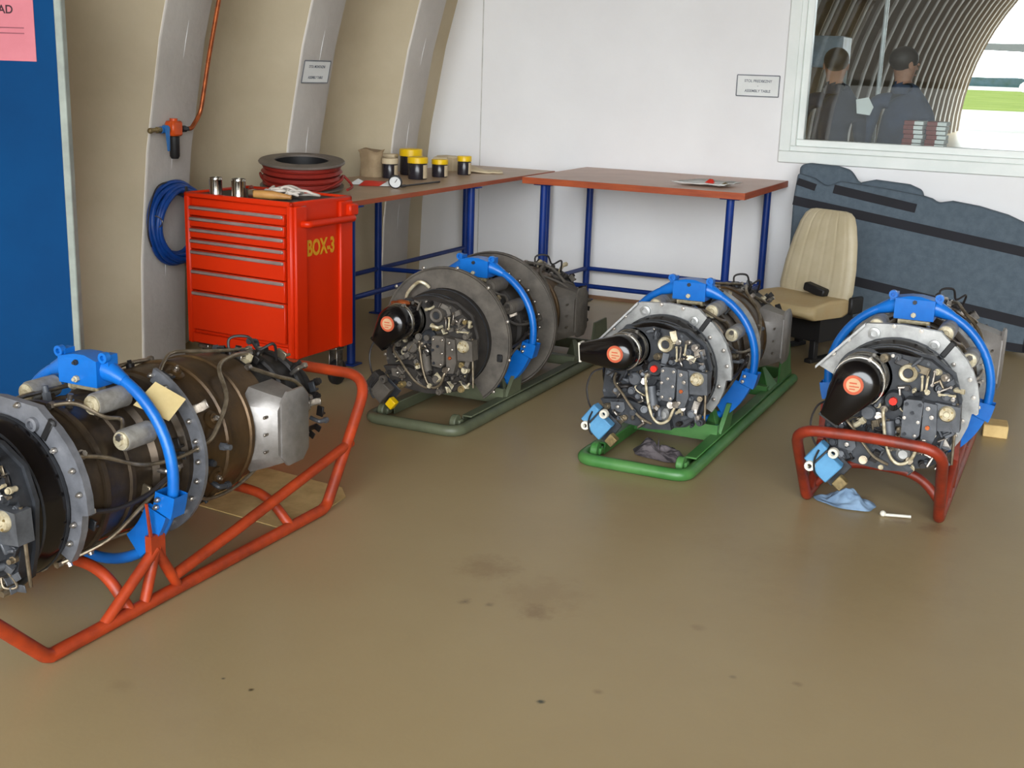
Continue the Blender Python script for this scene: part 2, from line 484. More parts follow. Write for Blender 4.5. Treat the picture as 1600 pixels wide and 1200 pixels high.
# outside
struct(obj('apron', MB().box((0, -119, -.11), (700, 402, .18)), M_apron), 'pale concrete apron outside the hangar')
struct(obj('ground', MB().box((0, 192, -.12), (900, 220, .2)), M_grass), 'sunlit grass field beyond the apron')
struct(obj('ground', MB().box((0, 500, -.14), (2400, 420, .2)), M_apron), 'pale runway strip beyond the grass field')
hb = MB()
vs = []
for i in range(121):
    x = -600 + i * 10; vs.append((x, 4 + 2.2 * noise.noise((x * .03, 0, 0)) + 1.0 * noise.noise((x * .15, 3, 0))))
hb.prism([(-600, -1)] + [(x, z) for x, z in vs] + [(600, -1)], 640, 660)
o = struct(obj('trees', hb, M_tree), 'low blue green tree line on the horizon')
for i, x in enumerate((-14.5, -9.2, -3.6, 1.5, 7)):
    o = obj('wrapped_bale', MB().ball((0, 0, 1.0), 1.0, 14, 8, (1.9, 1.2, 1.25)), M_white, None, (x, 270 + i * 2, 0))
    tag(o, '%s white wrapped mound at the edge of the far grass field' % ('leftmost', 'second from left', 'middle', 'second from right', 'rightmost')[i], 'bale', 'white mounds on the far field')
ac = thing('parked_aircraft', 'dark high-wing aircraft parked outside the far hangar mouth', 'aircraft', (3.4, 62, 0))
obj('wing', MB().hull([(x, y, z) for x, y, z in ((-9.6, -.5, 3.12), (-9.6, .5, 3.12), (-9.6, 0, 3.4), (0, -1.1, 2.85), (0, 1.1, 2.85), (0, 0, 3.3), (9.6, -.5, 3.12), (9.6, .5, 3.12), (9.6, 0, 3.4))]), M_hedge, ac)
obj('fuselage', MB().lathe([(.05, -4.6), (.5, -4.2), (.95, -3), (1.05, -1), (1.0, 2), (.6, 5), (.2, 8.2), (.02, 8.4)], 24, c=(0, 0, 2.2)), M_paleblue, ac)
obj('tail_fin', MB().hull([(x, y, z) for x in (-.08, .08) for y, z in ((6.2, 2.5), (8.4, 2.4), (7.9, 5.2), (8.7, 5.2))]), M_paleblue, ac)
obj('tailplane', MB().hull([(x, y, z) for x in (-3, 3) for y, z in ((7.8, 3.3), (8.4, 3.3))] + [(0, 7.2, 3.2), (0, 8.5, 3.4)]), M_paleblue, ac)
for x, y in ((0, -3.2), (-1.5, .4), (1.5, .4)):
    lg = obj('gear_leg', MB().cyl((x * .5, y, 1.5), (x, y, .45), .09, n=10), M_trim0, ac); obj('wheel', MB().lathe([(.05, -.12), (.42, -.12), (.45, 0), (.42, .12), (.05, .12)], 20, c=(x, y, .43), axis='x'), M_hedge, lg)
hall = obj('added_building', MB().prism([(-20, 0)] + [(-20 + 40 * i / 20, 9 * math.sin(PI * i / 20) ** .7) for i in range(1, 20)] + [(20, 0)], -318, -300), M_dusty, None, (-30, 0, 0))  # unseen hangar, added to darken the sky mirrored in the window
hall.scale = (3.4, 1, 3.2)
struct(obj('hedge', MB().box((-30, -296, .7), (160, 1.5, 1.4)), M_hedge), 'dark hedge before the far hangar')
tag(hall, 'added grey arched hangar behind the viewer, darkening the sky mirrored in the glass', 'added_building')


# ------------------------------------------------------------------ engines
def P(th, r, y):
    a = math.radians(th); return Vector((r * math.cos(a), y, r * math.sin(a)))


BOLT = MB().tube([(0, 0, 0), (0, -.009, 0)], .0085, 6).cyl((0, -.009, 0), (0, -.016, 0), .0045, n=8).mesh('bolt')
SHAPES = []


def _mk(nm, f):
    mb = MB(); f(mb); SHAPES.append((nm, mb.mesh(nm)))


_mk('fitting', lambda b: b.tube([(0, .01, 0), (0, -.014, 0)], .011, 6).cyl((0, -.014, 0), (0, -.03, 0), .0075, n=10))
_mk('elbow', lambda b: b.tube(smooth([(0, .01, 0), (0, -.016, 0), (.005, -.026, 0), (.028, -.03, 0)], 4), .0075, 8).tube([(.024, -.03, 0), (.036, -.031, 0)], .0105, 6))
_mk('plug', lambda b: b.cyl((0, .01, 0), (0, -.012, 0), .014, .013).cyl((0, -.012, 0), (0, -.022, 0), .008, n=6))
_mk('clevis', lambda b: b.box((0, -.01, .006), (.008, .024, .034), bev=.002).box((.012, -.012, -.006), (.026, .008, .008), bev=.002))
_mk('connector', lambda b: b.cyl((0, .01, 0), (0, -.03, 0), .010, n=12).tube([(0, -.012, 0), (0, -.022, 0)], .0125, 12))
_mk('bracket', lambda b: b.box((0, -.006, 0), (.04, .004, .022), bev=.001).box((.018, -.016, 0), (.004, .022, .022), bev=.001))


def put(me, m, parent, loc, tilt=(0, 0, 0), s=1.):
    key = me.name.split('.')[0]
    mm = me
    kk = (me.name, m.name)
    if kk not in put.cache:
        c = me.copy(); c.name = key; c.materials.clear(); c.materials.append(m); put.cache[kk] = c
    o = obj(key, put.cache[kk], None, parent, loc, tilt)
    o.scale = (s, s, s)
    return o


put.cache = {}


def radial(th):
    """rotation that turns the -y axis of a fitting to point outward at angle th"""
    a = math.radians(th)
    out = Vector((math.cos(a), 0, math.sin(a)))
    return (-out).to_track_quat('Y', 'Z').to_euler()


def engine(label, loc, seed, variant, duct_dir=(-.42, -.9), duct_len=.155, gen_r=.082, exciter=True, front=True):
    rnd = random.Random(seed)
    E = thing('turboprop_engine', label, 'engine', loc, 0, 'turboprop engines on floor sleds')
    dusty = variant == 'dusty'
    c_case, c_hot, c_nose = (M_dustdark, M_hot, M_nose) if dusty else (M_case, M_hot, M_nose)
    c_flange = M_dusty if dusty else (M_aludark if variant == 'side' else M_alu)
    c_gear = M_dustdark if dusty else M_gear
    c_blk = M_dusty if dusty else M_greyblk
    # --- turned casings
    obj('compressor_casing', MB().lathe([(.06, -.31), (.2, -.31), (.232, -.285), (.232, -.2), (.24, -.198), (.24, -.18), (.226, -.176), (.217, -.08), (.225, -.076), (.225, -.06), (.214, -.055), (.214, .02),
                                              (.23, .035), (.23, .06), (.222, .065), (.226, .14), (.246, .15), (.246, .178), (.1, .178)], 48), c_case, E)
    ih = obj('intake_housing', MB().lathe([(.05, -.5), (.212, -.5), (.224, -.485), (.226, -.40), (.236, -.385), (.236, -.31), (.05, -.31)], 48), M_blkgloss if not dusty else M_dustdark, E)
    for yy in (-.46, -.42, -.345):
        obj('band', MB().lathe([(.2, yy), (.2285 if yy < -.39 else .239, yy), (.2285 if yy < -.39 else .239, yy + .008), (.2, yy + .008)], 48), M_gear, ih)
    hs = obj('hot_section', MB().lathe([(.1, .178), (.24, .178), (.25, .19), (.25, .235), (.243, .24), (.245, .33), (.252, .335), (.252, .35), (.243, .355), (.238, .46), (.244, .465), (.244, .48), (.232, .485), (.226, .6), (.1, .6)], 48), c_hot, E)
    obj('nose_case', MB().lathe([(.1, .6), (.222, .6), (.222, .62), (.206, .63), (.2, .72), (.21, .725), (.21, .745), (.19, .75), (.176, .85), (.186, .855), (.186, .875), (.15, .885), (.11, .97), (.12, .975), (.12, .995), (.05, 1.0), (.045, 1.03), (.0005, 1.03)], 40), c_nose, E)
    # --- front flange
    if dusty:
        ff = MB().lathe([(.238, -.31), (.326, -.31), (.334, -.318), (.338, -.318), (.338, -.296), (.238, -.296), (.238, -.31)], 56, a0=math.radians(-52), a1=math.radians(232))
        fo = obj('front_flange', ff, M_dusty, E)
        obj('flange_cutout', MB().box(P(-12, .292, -.316), (.026, .012, .034), bev=.003), M_black, fo)
        obj('handle_pipe', MB().tube(smooth([P(146, .25, -.33), P(134, .275, -.35), P(118, .29, -.352), P(112, .275, -.345), P(110, .25, -.33)], 6), .008, 8), M_cream, fo)
        md = MB().lathe([(.22, .19), (.338, .19), (.346, .178), (.350, .178), (.350, .202), (.22, .2), (.22, .19)], 60)
        mo = obj('mid_flange', md, M_dusty, E)
        nb = [(t, .345, -.322) for t in range(-40, 230, 30)]
    else:
        outer = [(-.292, .095), (-.215, .19), (-.13, .276), (.0, .286), (.135, .274)] + [tuple(P(t, .298, 0).xz) for t in (58, 48, 38, 28, 18, 8, -2)] + [tuple(P(t, .276, 0).xz) for t in (-3, -14, -26, -36)]
        inner = [tuple(P(t, .228, 0).xz) for t in range(-36, 160, 8)] + [(-.228, .09)]
        fo = obj('front_flange', MB().prism(outer + inner[::-1], -.33, -.305), c_flange, E)
        obj('flange_lip', MB().hull([(-.296, y, z) for y in (-.37, -.33) for z in (.088, .1)] + [(-.132, y, z) for y in (-.35, -.33) for z in (.268, .28)]), c_flange, fo)
        obj('flange_slot', MB().box(P(52, .27, -.325), (.03, .016, .075), rot=Matrix.Rotation(math.radians(52 - 20), 3, 'Y'), bev=.01), M_black, fo)
        for sgn, a0, a1 in ((1, -62, 70), (-1, 112, 236)):
            mo = obj('mid_flange', MB().arcplate(.24, .292, .168, .182, a0, a1, 30), c_flange if not dusty else M_dusty, E)
        obj('flange_boss', MB().lathe([(.02, 0), (.02, -.012), (.012, -.014), (.012, -.004), (.0005, -.004)], 16, c=P(58, .262, -.33) + Vector((-.02, 0, .002))), c_flange, fo)
        obj('flange_boss', MB().lathe([(.022, 0), (.022, -.012), (.013, -.014), (.013, -.004), (.0005, -.004)], 16, c=P(112, .262, -.33)), c_flange, fo)
        nb = [(t, .28, -.332) for t in (10, 24, 76, 96, 132, 148)] + [(t, .252, -.332) for t in (-10, -24, 40)]
    for th, r, y in nb: put(BOLT, M_chrome, fo, P(th, r, y))
    for th in list(range(-56, 72, 14)) + list(range(118, 236, 16)): put(BOLT, M_chrome, E, P(th, .268, .168))
    # --- exhaust stubs
    for s in (1, -1):
        md_ = M_dusty if dusty else M_duct
        rr_ = lambda x, ya, yb, za, zb, c: [(s * x, y, z) for y, z in ((ya, za + c), (ya, zb - c), (ya + c, zb), (yb - c, zb), (yb, zb - c), (yb, za + c), (yb - c, za), (ya + c, za))]
        d = obj('exhaust_duct', MB().hull(rr_(.19, .47, .70, -.15, .15, .05) + rr_(.26, .50, .69, -.125, .13, .04) + rr_(.300, .53, .69, -.11, .115, .035)), md_, E)
        obj('duct_cover', MB().hull(rr_(.296, .545, .70, -.125, .135, .035) + rr_(.306, .545, .70, -.125, .135, .035) + rr_(.312, .555, .69, -.115, .125, .03)), md_, d)
        for z in (-.06, .0, .06): obj('clip', MB().box((s * .272, .505, z), (.008, .03, .01), bev=.002), M_chrome, d)
    # --- blue mounting ring
    rg = obj('mount_ring', MB().tube([P(t, .3105, 0) for t in range(0, 360, 6)], .0175, 12, closed=True), M_blue, E)
    obj('lifting_block', MB().hull([(x, y, z) for x in (-.075, .075) for y in (-.045, .045) for z in (.255, .335)] + [(x, y, .346) for x in (-.02, .02) for y in (-.035, .035)]).hull([(x, y, z) for x in (-.098, -.07) for y in (-.02, .02) for z in (.30, .352)]).hull([(x, y, z) for x in (.07, .098) for y in (-.02, .02) for z in (.30, .352)]), M_blue, rg)
    for s in (-1, 1):
        obj('sleeve', MB().tube([P(90 - s * 12, .3105, 0), P(90 - s * 17, .3105, 0), P(90 - s * 27, .3105, 0)], [.034, .03, .019], 12), M_blue, rg)
        obj('lug', MB().lathe([(.008, -.01), (.0165, -.01), (.0165, .01), (.008, .01), (.008, -.01)], 16, c=(s * .087, -.022, .345)), M_blue, rg)
        obj('side_plate', MB().arcplate(.245, .326, -.036, -.016, *((-52, -20) if s > 0 else (200, 232)), n=10), M_blue, rg)
        obj('clamp_plate', MB().arcplate(.268, .34, -.03, .03, *((-20, -8) if s > 0 else (188, 200)), n=6), M_blue, rg)
        for t in ((-12, -17) if s > 0 else (192, 197)): put(BOLT, M_chrome, rg, P(t, .285, -.032))
    put(BOLT, M_cream, rg, (0, -.046, .275), s=1.2); put(BOLT, M_gear, rg, (0, -.046, .325))
    obj('pin', MB().cyl((-.055, -.01, .243), (.055, -.01, .243), .012, n=12).cyl((-.06, -.01, .243), (-.048, -.01, .243), .016, n=12).cyl((.048, -.01, .243), (.06, -.01, .243), .016, n=12), M_cream, rg)
    # --- canisters on the compressor
    for th, r, y0, y1, rr in ((60, .268, -.13, .0, .034), (31, .266, -.12, -.005, .033), (118, .262, -.13, -.02, .033), (150, .262, -.1, .0, .03)):
        cn = obj('canister', MB().lathe([(.0005, y0 + .004), (rr * .9, y0 + .004), (rr, y0 + .012), (rr, y1), (rr * .6, y1 + .01), (.0005, y1 + .01)], 20, c=P(th, r, 0)), M_canister if not dusty else c_blk, E)
        obj('cap', MB().lathe([(.0005, y0 - .012), (rr * .35, y0 - .012), (rr * .4, y0 - .004), (rr * .82, y0 - .002), (rr * .82, y0 + .006)], 20, c=P(th, r, 0)), M_cream if not dusty else M_dusty, cn)
        obj('cradle', MB().hull([P(th + a, rad, y) for a in (-5, 5) for rad in (.21, r) for y in (y0 + .03, y1 - .03)]), c_case, cn)
    # --- pipes along the casings (theta, r, y)
    pipes = [[(10, .262, .19), (14, .268, .25), (34, .272, .36), (58, .27, .43), (66, .262, .55), (72, .23, .68)],
             [(78, .24, -.2), (66, .262, -.16), (50, .262, -.12), (44, .262, -.07), (33, .275, -.125)],
             [(32, .255, -.29), (26, .255, -.2), (12, .25, -.06), (8, .262, .06), (9, .268, .17)],
             [(-6, .25, -.27), (-12, .25, -.16), (-10, .252, -.03), (2, .262, .08)],
             [(-62, .24, -.27), (-40, .252, -.16), (-18, .25, -.05), (-4, .25, .06)],
             [(70, .236, .2), (84, .262, .3), (96, .262, .42), (82, .25, .55), (80, .225, .72)],
             [(100, .25, -.26), (112, .252, -.15), (108, .246, .06), (104, .262, .2), (118, .258, .4)],
             [(-30, .262, .2), (-44, .262, .32), (-46, .25, .5), (-20, .22, .68), (0, .2, .84)],
             [(150, .256, -.25), (164, .252, -.08), (158, .262, .1), (150, .262, .3)],
             [(56, .232, .6), (40, .225, .7), (30, .21, .8), (10, .2, .86)],
             [(-75, .238, -.28), (-82, .245, -.1), (-76, .25, .1), (-80, .262, .3)]]
    if dusty: pipes += [[(60, .232, .5), (30, .27, .58), (0, .285, .64), (-30, .24, .68)], [(90, .25, .56), (60, .262, .6), (30, .24, .66)]]
    for i, pl in enumerate(pipes):
        pts = smooth([P(*q) for q in pl], 7)
        pp = obj('pipe', MB().tube(pts, .0062 if i % 3 else .0075, 8), M_wire if i == 3 else (M_pipe if not dusty else M_dusty), E)
        for q in (pts[0], pts[-1]):
            obj('union_nut', MB().tube([q + Vector((0, -.009, 0)), q + Vector((0, .009, 0))], .0115, 6), M_chrome, pp)
    # --- fittings round the casings
    cl = (M_chrome, M_greyblk, M_gear, M_nose, M_pipe, M_greyblk, M_gear, M_cream, M_chrome) if not dusty else (M_dusty, M_cream, M_dustdark, M_dusty, M_chrome, M_nose, M_dustdark, M_brass)
    for i in range(54):
        th = rnd.choice((rnd.uniform(-40, 90), rnd.uniform(60, 170), rnd.uniform(-70, 20)))
        y, r = rnd.choice(((-.24, .24), (-.13, .23), (-.02, .214), (.045, .228), (.1, .224), (.215, .25), (.3, .245), (.66, .205), (.735, .208), (.8, .185), (.86, .185), (.865, .185)))
        if .38 < y < .74 and abs(math.cos(math.radians(th))) > .7: continue
        nm, me = rnd.choice(SHAPES)
        put(me, rnd.choice(cl), E, P(th, r, y + rnd.uniform(-.02, .02)), radial(th), rnd.uniform(.8, 1.35))
    # burner bosses on the hot section
    for th in (24, 70, 130, -20, 165):
        bs = obj('burner_boss', MB().lathe([(.03, 0), (.03, -.008), (.018, -.012), (.018, -.02), (.0005, -.02)], 18), c_hot, E, P(th, .24, .285), radial(th))
        put(BOLT, M_chrome, bs, (0, -.02, 0))
    # harness bunch at the nose and tail fittings
    for i, (th, y) in enumerate(((74, .64), (84, .66), (95, .65), (64, .69), (5, .86), (-14, .88), (18, .87), (-30, .86), (40, .82))):
        put(SHAPES[(i * 2 + seed) % len(SHAPES)][1], cl[i % 4], E, P(th, .205, y), radial(th), 1.1)
        put(SHAPES[(i + 1 + seed) % len(SHAPES)][1], M_nose, E, P(th + 5, .2, y + .03), radial(th + 5), 1.15)
    lp = obj('wire_loop', MB().tube(smooth([P(80, .2, .63), P(86, .27, .64), P(76, .285, .68), P(70, .24, .72), P(64, .27, .76), P(60, .2, .8)], 6), .005, 6), M_wire, E)
    # ---------------- accessory gearbox, facing -y
    cast = [(-.212, -.09), (-.19, -.165), (-.14, -.195), (-.05, -.205), (.06, -.215), (.15, -.195), (.205, -.15), (.225, -.07), (.236, .06), (.205, .15), (.13, .2), (.0, .215), (-.13, .19), (-.195, .11)]
    gb = obj('accessory_gearbox', MB().prism(cast, -.502, -.45), c_gear, E)
    obj('gearbox_rim', MB().prism([(x * 1.05, z * 1.05) for x, z in cast], -.462, -.448), c_gear, gb)
    for i, (x, z) in enumerate(cast): put(BOLT, M_chrome if i % 2 else c_blk, gb, (x * .95, -.502, z * .95), s=.8)
    # starter generator
    gx, gz = -.094, .116
    G = obj('starter_generator', MB().lathe([(.0005, -.60), (gen_r * .92, -.60), (gen_r * .92, -.515), (gen_r * .96, -.51), (gen_r * .96, -.495), (gen_r * .9, -.49), (gen_r * .9, -.45)], 36, c=(gx, 0, gz)), M_blkgloss, E)
    obj('mount_flange', MB().lathe([(.0005, -.502), (gen_r * 1.14, -.502), (gen_r * 1.14, -.488), (.0005, -.488)], 36, c=(gx, 0, gz)), M_gear, G)
    for yy, rr in ((-.598, gen_r * 1.0), (-.508, gen_r * .99)):
        obj('clamp_band', MB().lathe([(rr - .006, yy - .009), (rr + .003, yy - .009), (rr + .0055, yy - .004), (rr + .0055, yy + .004), (rr + .003, yy + .009), (rr - .006, yy + .009)], 40, c=(gx, 0, gz)), M_tin, G)
        obj('clamp_bolt', MB().tube([(gx + rr * .35, yy - .012, gz + rr * .97), (gx + rr * .35, yy + .012, gz + rr * .97)], .007, 6), M_chrome, G)
    dd = Vector((duct_dir[0], 0, duct_dir[1])).normalized(); nn = Vector((-dd.z, 0, dd.x))
    c0 = Vector((gx, 0, gz)); pts = []
    for yy, rr in ((-.60, gen_r), (-.63, gen_r), (-.655, gen_r * .93), (-.672, gen_r * .75), (-.681, gen_r * .42)):
        pts += [c0 + Vector((rr * math.cos(a), yy, rr * math.sin(a))) for a in [2 * PI * k / 28 for k in range(28)]]
    e0 = c0 + dd * duct_len
    for w, yy in ((.034, -.602), (.038, -.612), (.038, -.64), (.03, -.652)): pts += [e0 + nn * w + Vector((0, yy, 0)), e0 - nn * w + Vector((0, yy, 0))]
    capo = obj('cooling_cap', MB().hull(pts), M_blkgloss, G)
    for p_ in capo.data.polygons: p_.use_smooth = True
    capo.data.set_sharp_from_angle(angle=math.radians(60))
    obj('outlet_lip', MB().hull([e0 + dd * a + nn * w + Vector((0, yy, 0)) for a in (-.002, .008) for w in (-.041, .041) for yy in (-.60, -.646)]), M_ceramic if variant == 'green' else M_blkgloss, capo)
    obj('sticker', MB().lathe([(.0005, -.684), (.035, -.6835), (.035, -.670)], 28, c=(gx - .005, 0, gz + .004)), M_sticker, capo)
    obj('sticker_print', MB().lathe([(.0005, -.6846), (.025, -.6844), (.025, -.680)], 28, c=(gx - .005, 0, gz + .004)), M_stickin, capo)
    obj('sticker_mark', MB().box((gx - .006, -.6852, gz + .011), (.026, .001, .005)).box((gx - .002, -.6852, gz - .001), (.034, .001, .004)).box((gx - .008, -.6852, gz - .011), (.02, .001, .004)), M_sticker, capo)
    # round covers
    cc = obj('cream_cover', MB().lathe([(.0005, -.517), (.017, -.517), (.019, -.526), (.028, -.53), (.032, -.526), (.034, -.5)], 28, c=(.06, 0, .15)), M_cream if not dusty else M_dusty, E)
    obj('inner_disc', MB().lathe([(.0005, -.5215), (.016, -.5215), (.018, -.515)], 20, c=(.06, 0, .15)), M_gear, cc)
    rk = obj('round_housing', MB().lathe([(.0005, -.525), (.03, -.525), (.036, -.518), (.036, -.49)], 24, c=(.022, 0, .045)), M_gear, E)
    obj('red_cap', MB().tube([(.022, -.52, .045), (.022, -.543, .045)], .0145, 8), M_redcap if not dusty else M_dusty, rk)
    gd = obj('pump_disc', MB().lathe([(.0005, -.535), (.022, -.535), (.028, -.528), (.028, -.5)], 24, c=(-.062, 0, -.012)), c_blk, E)
    # control blocks
    b1 = obj('control_block', MB().prism([(.062, .058), (.072, .066), (.12, .068), (.128, .058), (.126, -.06), (.112, -.078), (.064, -.074)], -.565, -.49), c_blk, E)
    for q in ((.072, .05), (.118, .052), (.07, .0), (.118, -.01), (.076, -.06), (.112, -.062), (.095, .02)): put(BOLT, M_chrome if rnd.random() < .6 else M_gear, b1, (q[0], -.565, q[1]), s=.8)
    b2 = obj('control_block', MB().prism([(.128, .06), (.172, .056), (.182, -.05), (.168, -.1), (.132, -.105)], -.55, -.49), c_blk, E)
    for q in ((.145, .04), (.16, .01), (.15, -.03), (.145, -.08)): put(SHAPES[2][1], M_copper if q[1] == -.03 else M_chrome, b2, (q[0], -.55, q[1]), s=.6)
    b3 = obj('fuel_plate', MB().prism([(.165, .06), (.25, .054), (.256, -.036), (.172, -.042)], -.535, -.48), c_blk, E)
    dk = obj('dial_cover', MB().lathe([(.0005, -.552), (.01, -.552), (.012, -.548), (.024, -.548), (.029, -.54), (.029, -.53)], 28, c=(.208, 0, .026)), M_cream, b3)
    for k in range(4): put(BOLT, M_brass, b3, (.208 + .02 * math.cos(k * PI / 2 + .5), -.545, .026 + .02 * math.sin(k * PI / 2 + .5)), s=.5)
    # lower casting, sump plate, fittings
    sm = obj('oil_sump', MB().prism([(-.205, -.115), (-.09, -.1), (.02, -.125), (.1, -.15), (.115, -.205), (.02, -.215), (-.09, -.205), (-.16, -.185)], -.54, -.49), c_gear, E)
    obj('sump_plate', MB().prism([(-.155, -.118), (-.095, -.112), (-.088, -.14), (-.1, -.158), (-.15, -.152)], -.552, -.535), c_blk, sm)
    put(BOLT, M_chrome, sm, (-.12, -.552, -.134))
    obj('filter_bowl', MB().cyl((.012, -.53, -.03), (.028, -.535, -.11), .02, .022, n=16).cyl((.028, -.535, -.11), (.031, -.536, -.125), .014, n=12), c_blk, E)
    obj('drain_body', MB().lathe([(.0005, -.552), (.016, -.552), (.02, -.545), (.026, -.54), (.026, -.5)], 20, c=(.078, 0, -.142)), M_alu if not dusty else M_dusty, E)
    hs_ = obj('drain_hose', MB().tube(smooth([(-.006, -.52, .015), (-.006, -.552, .008), (.0, -.556, -.03), (.014, -.556, -.1), (.038, -.556, -.158), (.07, -.556, -.178), (.105, -.556, -.158), (.122, -.556, -.115), (.132, -.545, -.09)], 7), .0062, 10), M_cream if not dusty else M_pipe, E)
    obj('union_nut', MB().tube([(-.006, -.5, .02), (-.006, -.54, .012)], .014, 8), M_chrome, hs_)
    obj('union_nut', MB().tube([(.132, -.5, -.086), (.132, -.562, -.088)], .015, 8), M_chrome, hs_)
    h2 = obj('drain_hose', MB().tube(smooth([(-.15, -.52, .0), (-.14, -.556, -.03), (-.1, -.566, -.07), (-.06, -.566, -.12), (-.02, -.556, -.165), (.03, -.545, -.19)], 6), .0055, 8), M_pipe, E)
    # control levers top right
    for (x, z, l, a) in ((.148, .145, .05, 4), (.112, .118, .055, -4), (.128, .122, .05, 2), (.19, .11, .045, 60), (.2, .09, .05, 88)):
        lv = obj('lever', MB().box((0, 0, 0), (.008, .006, l), bev=.002).cyl((0, .005, -l / 2), (0, -.006, -l / 2), .0058, n=10).cyl((0, .005, l / 2), (0, -.006, l / 2), .005, n=10), M_cream if rnd.random() < .6 else M_chrome, E, (x, -.525, z), (0, math.radians(a), 0))
    obj('rod', MB().cyl((.235, -.50, .06), (.24, -.49, -.17), .0055, n=8), M_pipe, E)
    # scattered fittings over the face
    spots = [(-.03, .19), (.02, .2), (.09, .19), (.11, .165), (.03, .18), (.16, .17), (.185, .15), (.205, .13), (.225, .11), (.195, .085), (.215, .075), (.17, .1), (.165, .135), (-.02, .045), (-.03, .02), (-.1, .01), (-.03, -.02), (-.03, -.045),
             (-.09, -.045), (-.075, -.065), (-.05, -.085), (-.11, -.06), (-.14, -.03), (-.15, -.075), (.05, -.03), (.045, -.06), (.05, -.09), (-.02, -.1), (-.01, -.135), (.045, -.115), (.1, -.11), (.11, -.13), (.15, -.125), (.165, -.15), (.19, -.12),
             (.205, -.09), (.21, -.14), (.225, -.165), (.195, -.175), (.14, -.18), (.1, -.195), (.0, -.2), (-.06, -.18), (-.1, -.19), (-.165, -.14), (.06, .09), (.085, .095), (.1, .08), (.19, -.06), (.22, -.055), (-.17, .03), (-.18, -.01), (.04, .1), (.13, .09)]
    for (x, z) in spots + [(rnd.uniform(-.17, .22), rnd.uniform(-.2, .02)) for _ in range(34 if dusty else 30)]:
        nm, me = rnd.choice(SHAPES)
        put(me, rnd.choice(cl), E, (x + rnd.uniform(-.006, .006), -.505 - (.035 if (-.2 < z < -.11 and x < .1) else 0), z + rnd.uniform(-.006, .006)), (rnd.uniform(-.3, .3), rnd.uniform(-3, 3), rnd.uniform(-.3, .3)), rnd.uniform(.75, 1.3))
    for k in range(7):
        x0, z0 = rnd.uniform(-.15, .2), rnd.uniform(-.16, .08); pts = [Vector((x0, -.51, z0))]
        for _ in range(3): pts.append(pts[-1] + Vector((rnd.uniform(-.05, .05), rnd.uniform(-.015, .005), rnd.uniform(-.05, .04))))
        obj('wire', MB().tube(smooth(pts, 6), .0035, 6), rnd.choice((M_pipe, M_wire, M_cream)), E)
    if exciter:
        ex = obj('ignition_box', MB().box((0, 0, 0), (.078, .05, .088), bev=.004), M_exciter if not dusty else M_dusty, E, (-.175, -.6, -.215), (0, math.radians(38), 0))
        obj('ignition_lid', MB().box((-.062, 0, .012), (.036, .052, .09), bev=.004), M_exciter if not dusty else M_dustdark, ex)
        obj('strap', MB().box((-.0405, -.002, .006), (.005, .056, .1)), M_wire, ex)
        for q in ((-.02, .062), (-.045, -.035)):
            obj('terminal_ring', MB().lathe([(.009, -.038), (.018, -.038), (.02, -.03), (.02, -.02), (.009, -.02)], 22, c=(q[0], 0, q[1])), M_ceramic if not dusty else M_dusty, ex)
        obj('connector_block', MB().box((.075, .0, -.01), (.04, .035, .044), bev=.003), M_brass if not dusty else M_yellow, ex)
        obj('backing_plate', MB().box((.0, .03, 0), (.13, .006, .11), bev=.002), M_gear, ex)
        obj('lead', MB().tube(smooth([(-.2, -.55, .02), (-.235, -.575, .0), (-.252, -.585, -.06), (-.235, -.6, -.12), (-.205, -.622, -.15)], 6), .0042, 6), M_wire, E)
        obj('lead', MB().tube(smooth([(-.205, -.628, -.15), (-.216, -.638, -.19), (-.212, -.636, -.23), (-.2, -.63, -.25)], 6), .004, 6), M_black, E)
        obj('hanger', MB().hull([(-.15, -.575, -.2), (-.15, -.565, -.2), (-.13, -.575, -.19), (-.12, -.5, -.17), (-.14, -.5, -.18), (-.15, -.5, -.15)]), M_gear, E)
    return E


E1 = engine('turboprop engine on the orange tube sled nearest the blue board, tan paper tag on top', (-2.651, 2.659, .407), 3, 'side', exciter=True)
E2 = engine('dusty turboprop engine with wide grey flanges on the olive sled before the workbench', (-2.661, 5.247, .374), 5, 'dusty', duct_dir=(-.6, -.75), duct_len=.13, gen_r=.08)
E3 = engine('turboprop engine on the green sled, its black cooling cap pointing left', (-1.565, 5.213, .385), 8, 'green', duct_dir=(-1, -.1), duct_len=.172, gen_r=.075)
E4 = engine('turboprop engine in the rust red tube sled, right of the green sled', (-.567, 4.923, .462), 11, 'red', duct_dir=(-.5, -.85), duct_len=.165, gen_r=.088)
obj('yellow_tag', MB().box((0, 0, 0), (.05, .012, .03), bev=.004), M_yellow, E2, (.2, .84, -.08), (0, .3, .4))
obj('ochre_residue', MB().ball((0, 0, 0), .02, 10, 6, (1.9, 1.0, .7)).ball((-.04, 0, -.006), .016, 8, 5, (1.6, 1, .7)), M_copper, E2, (-.1, -.545, .195))


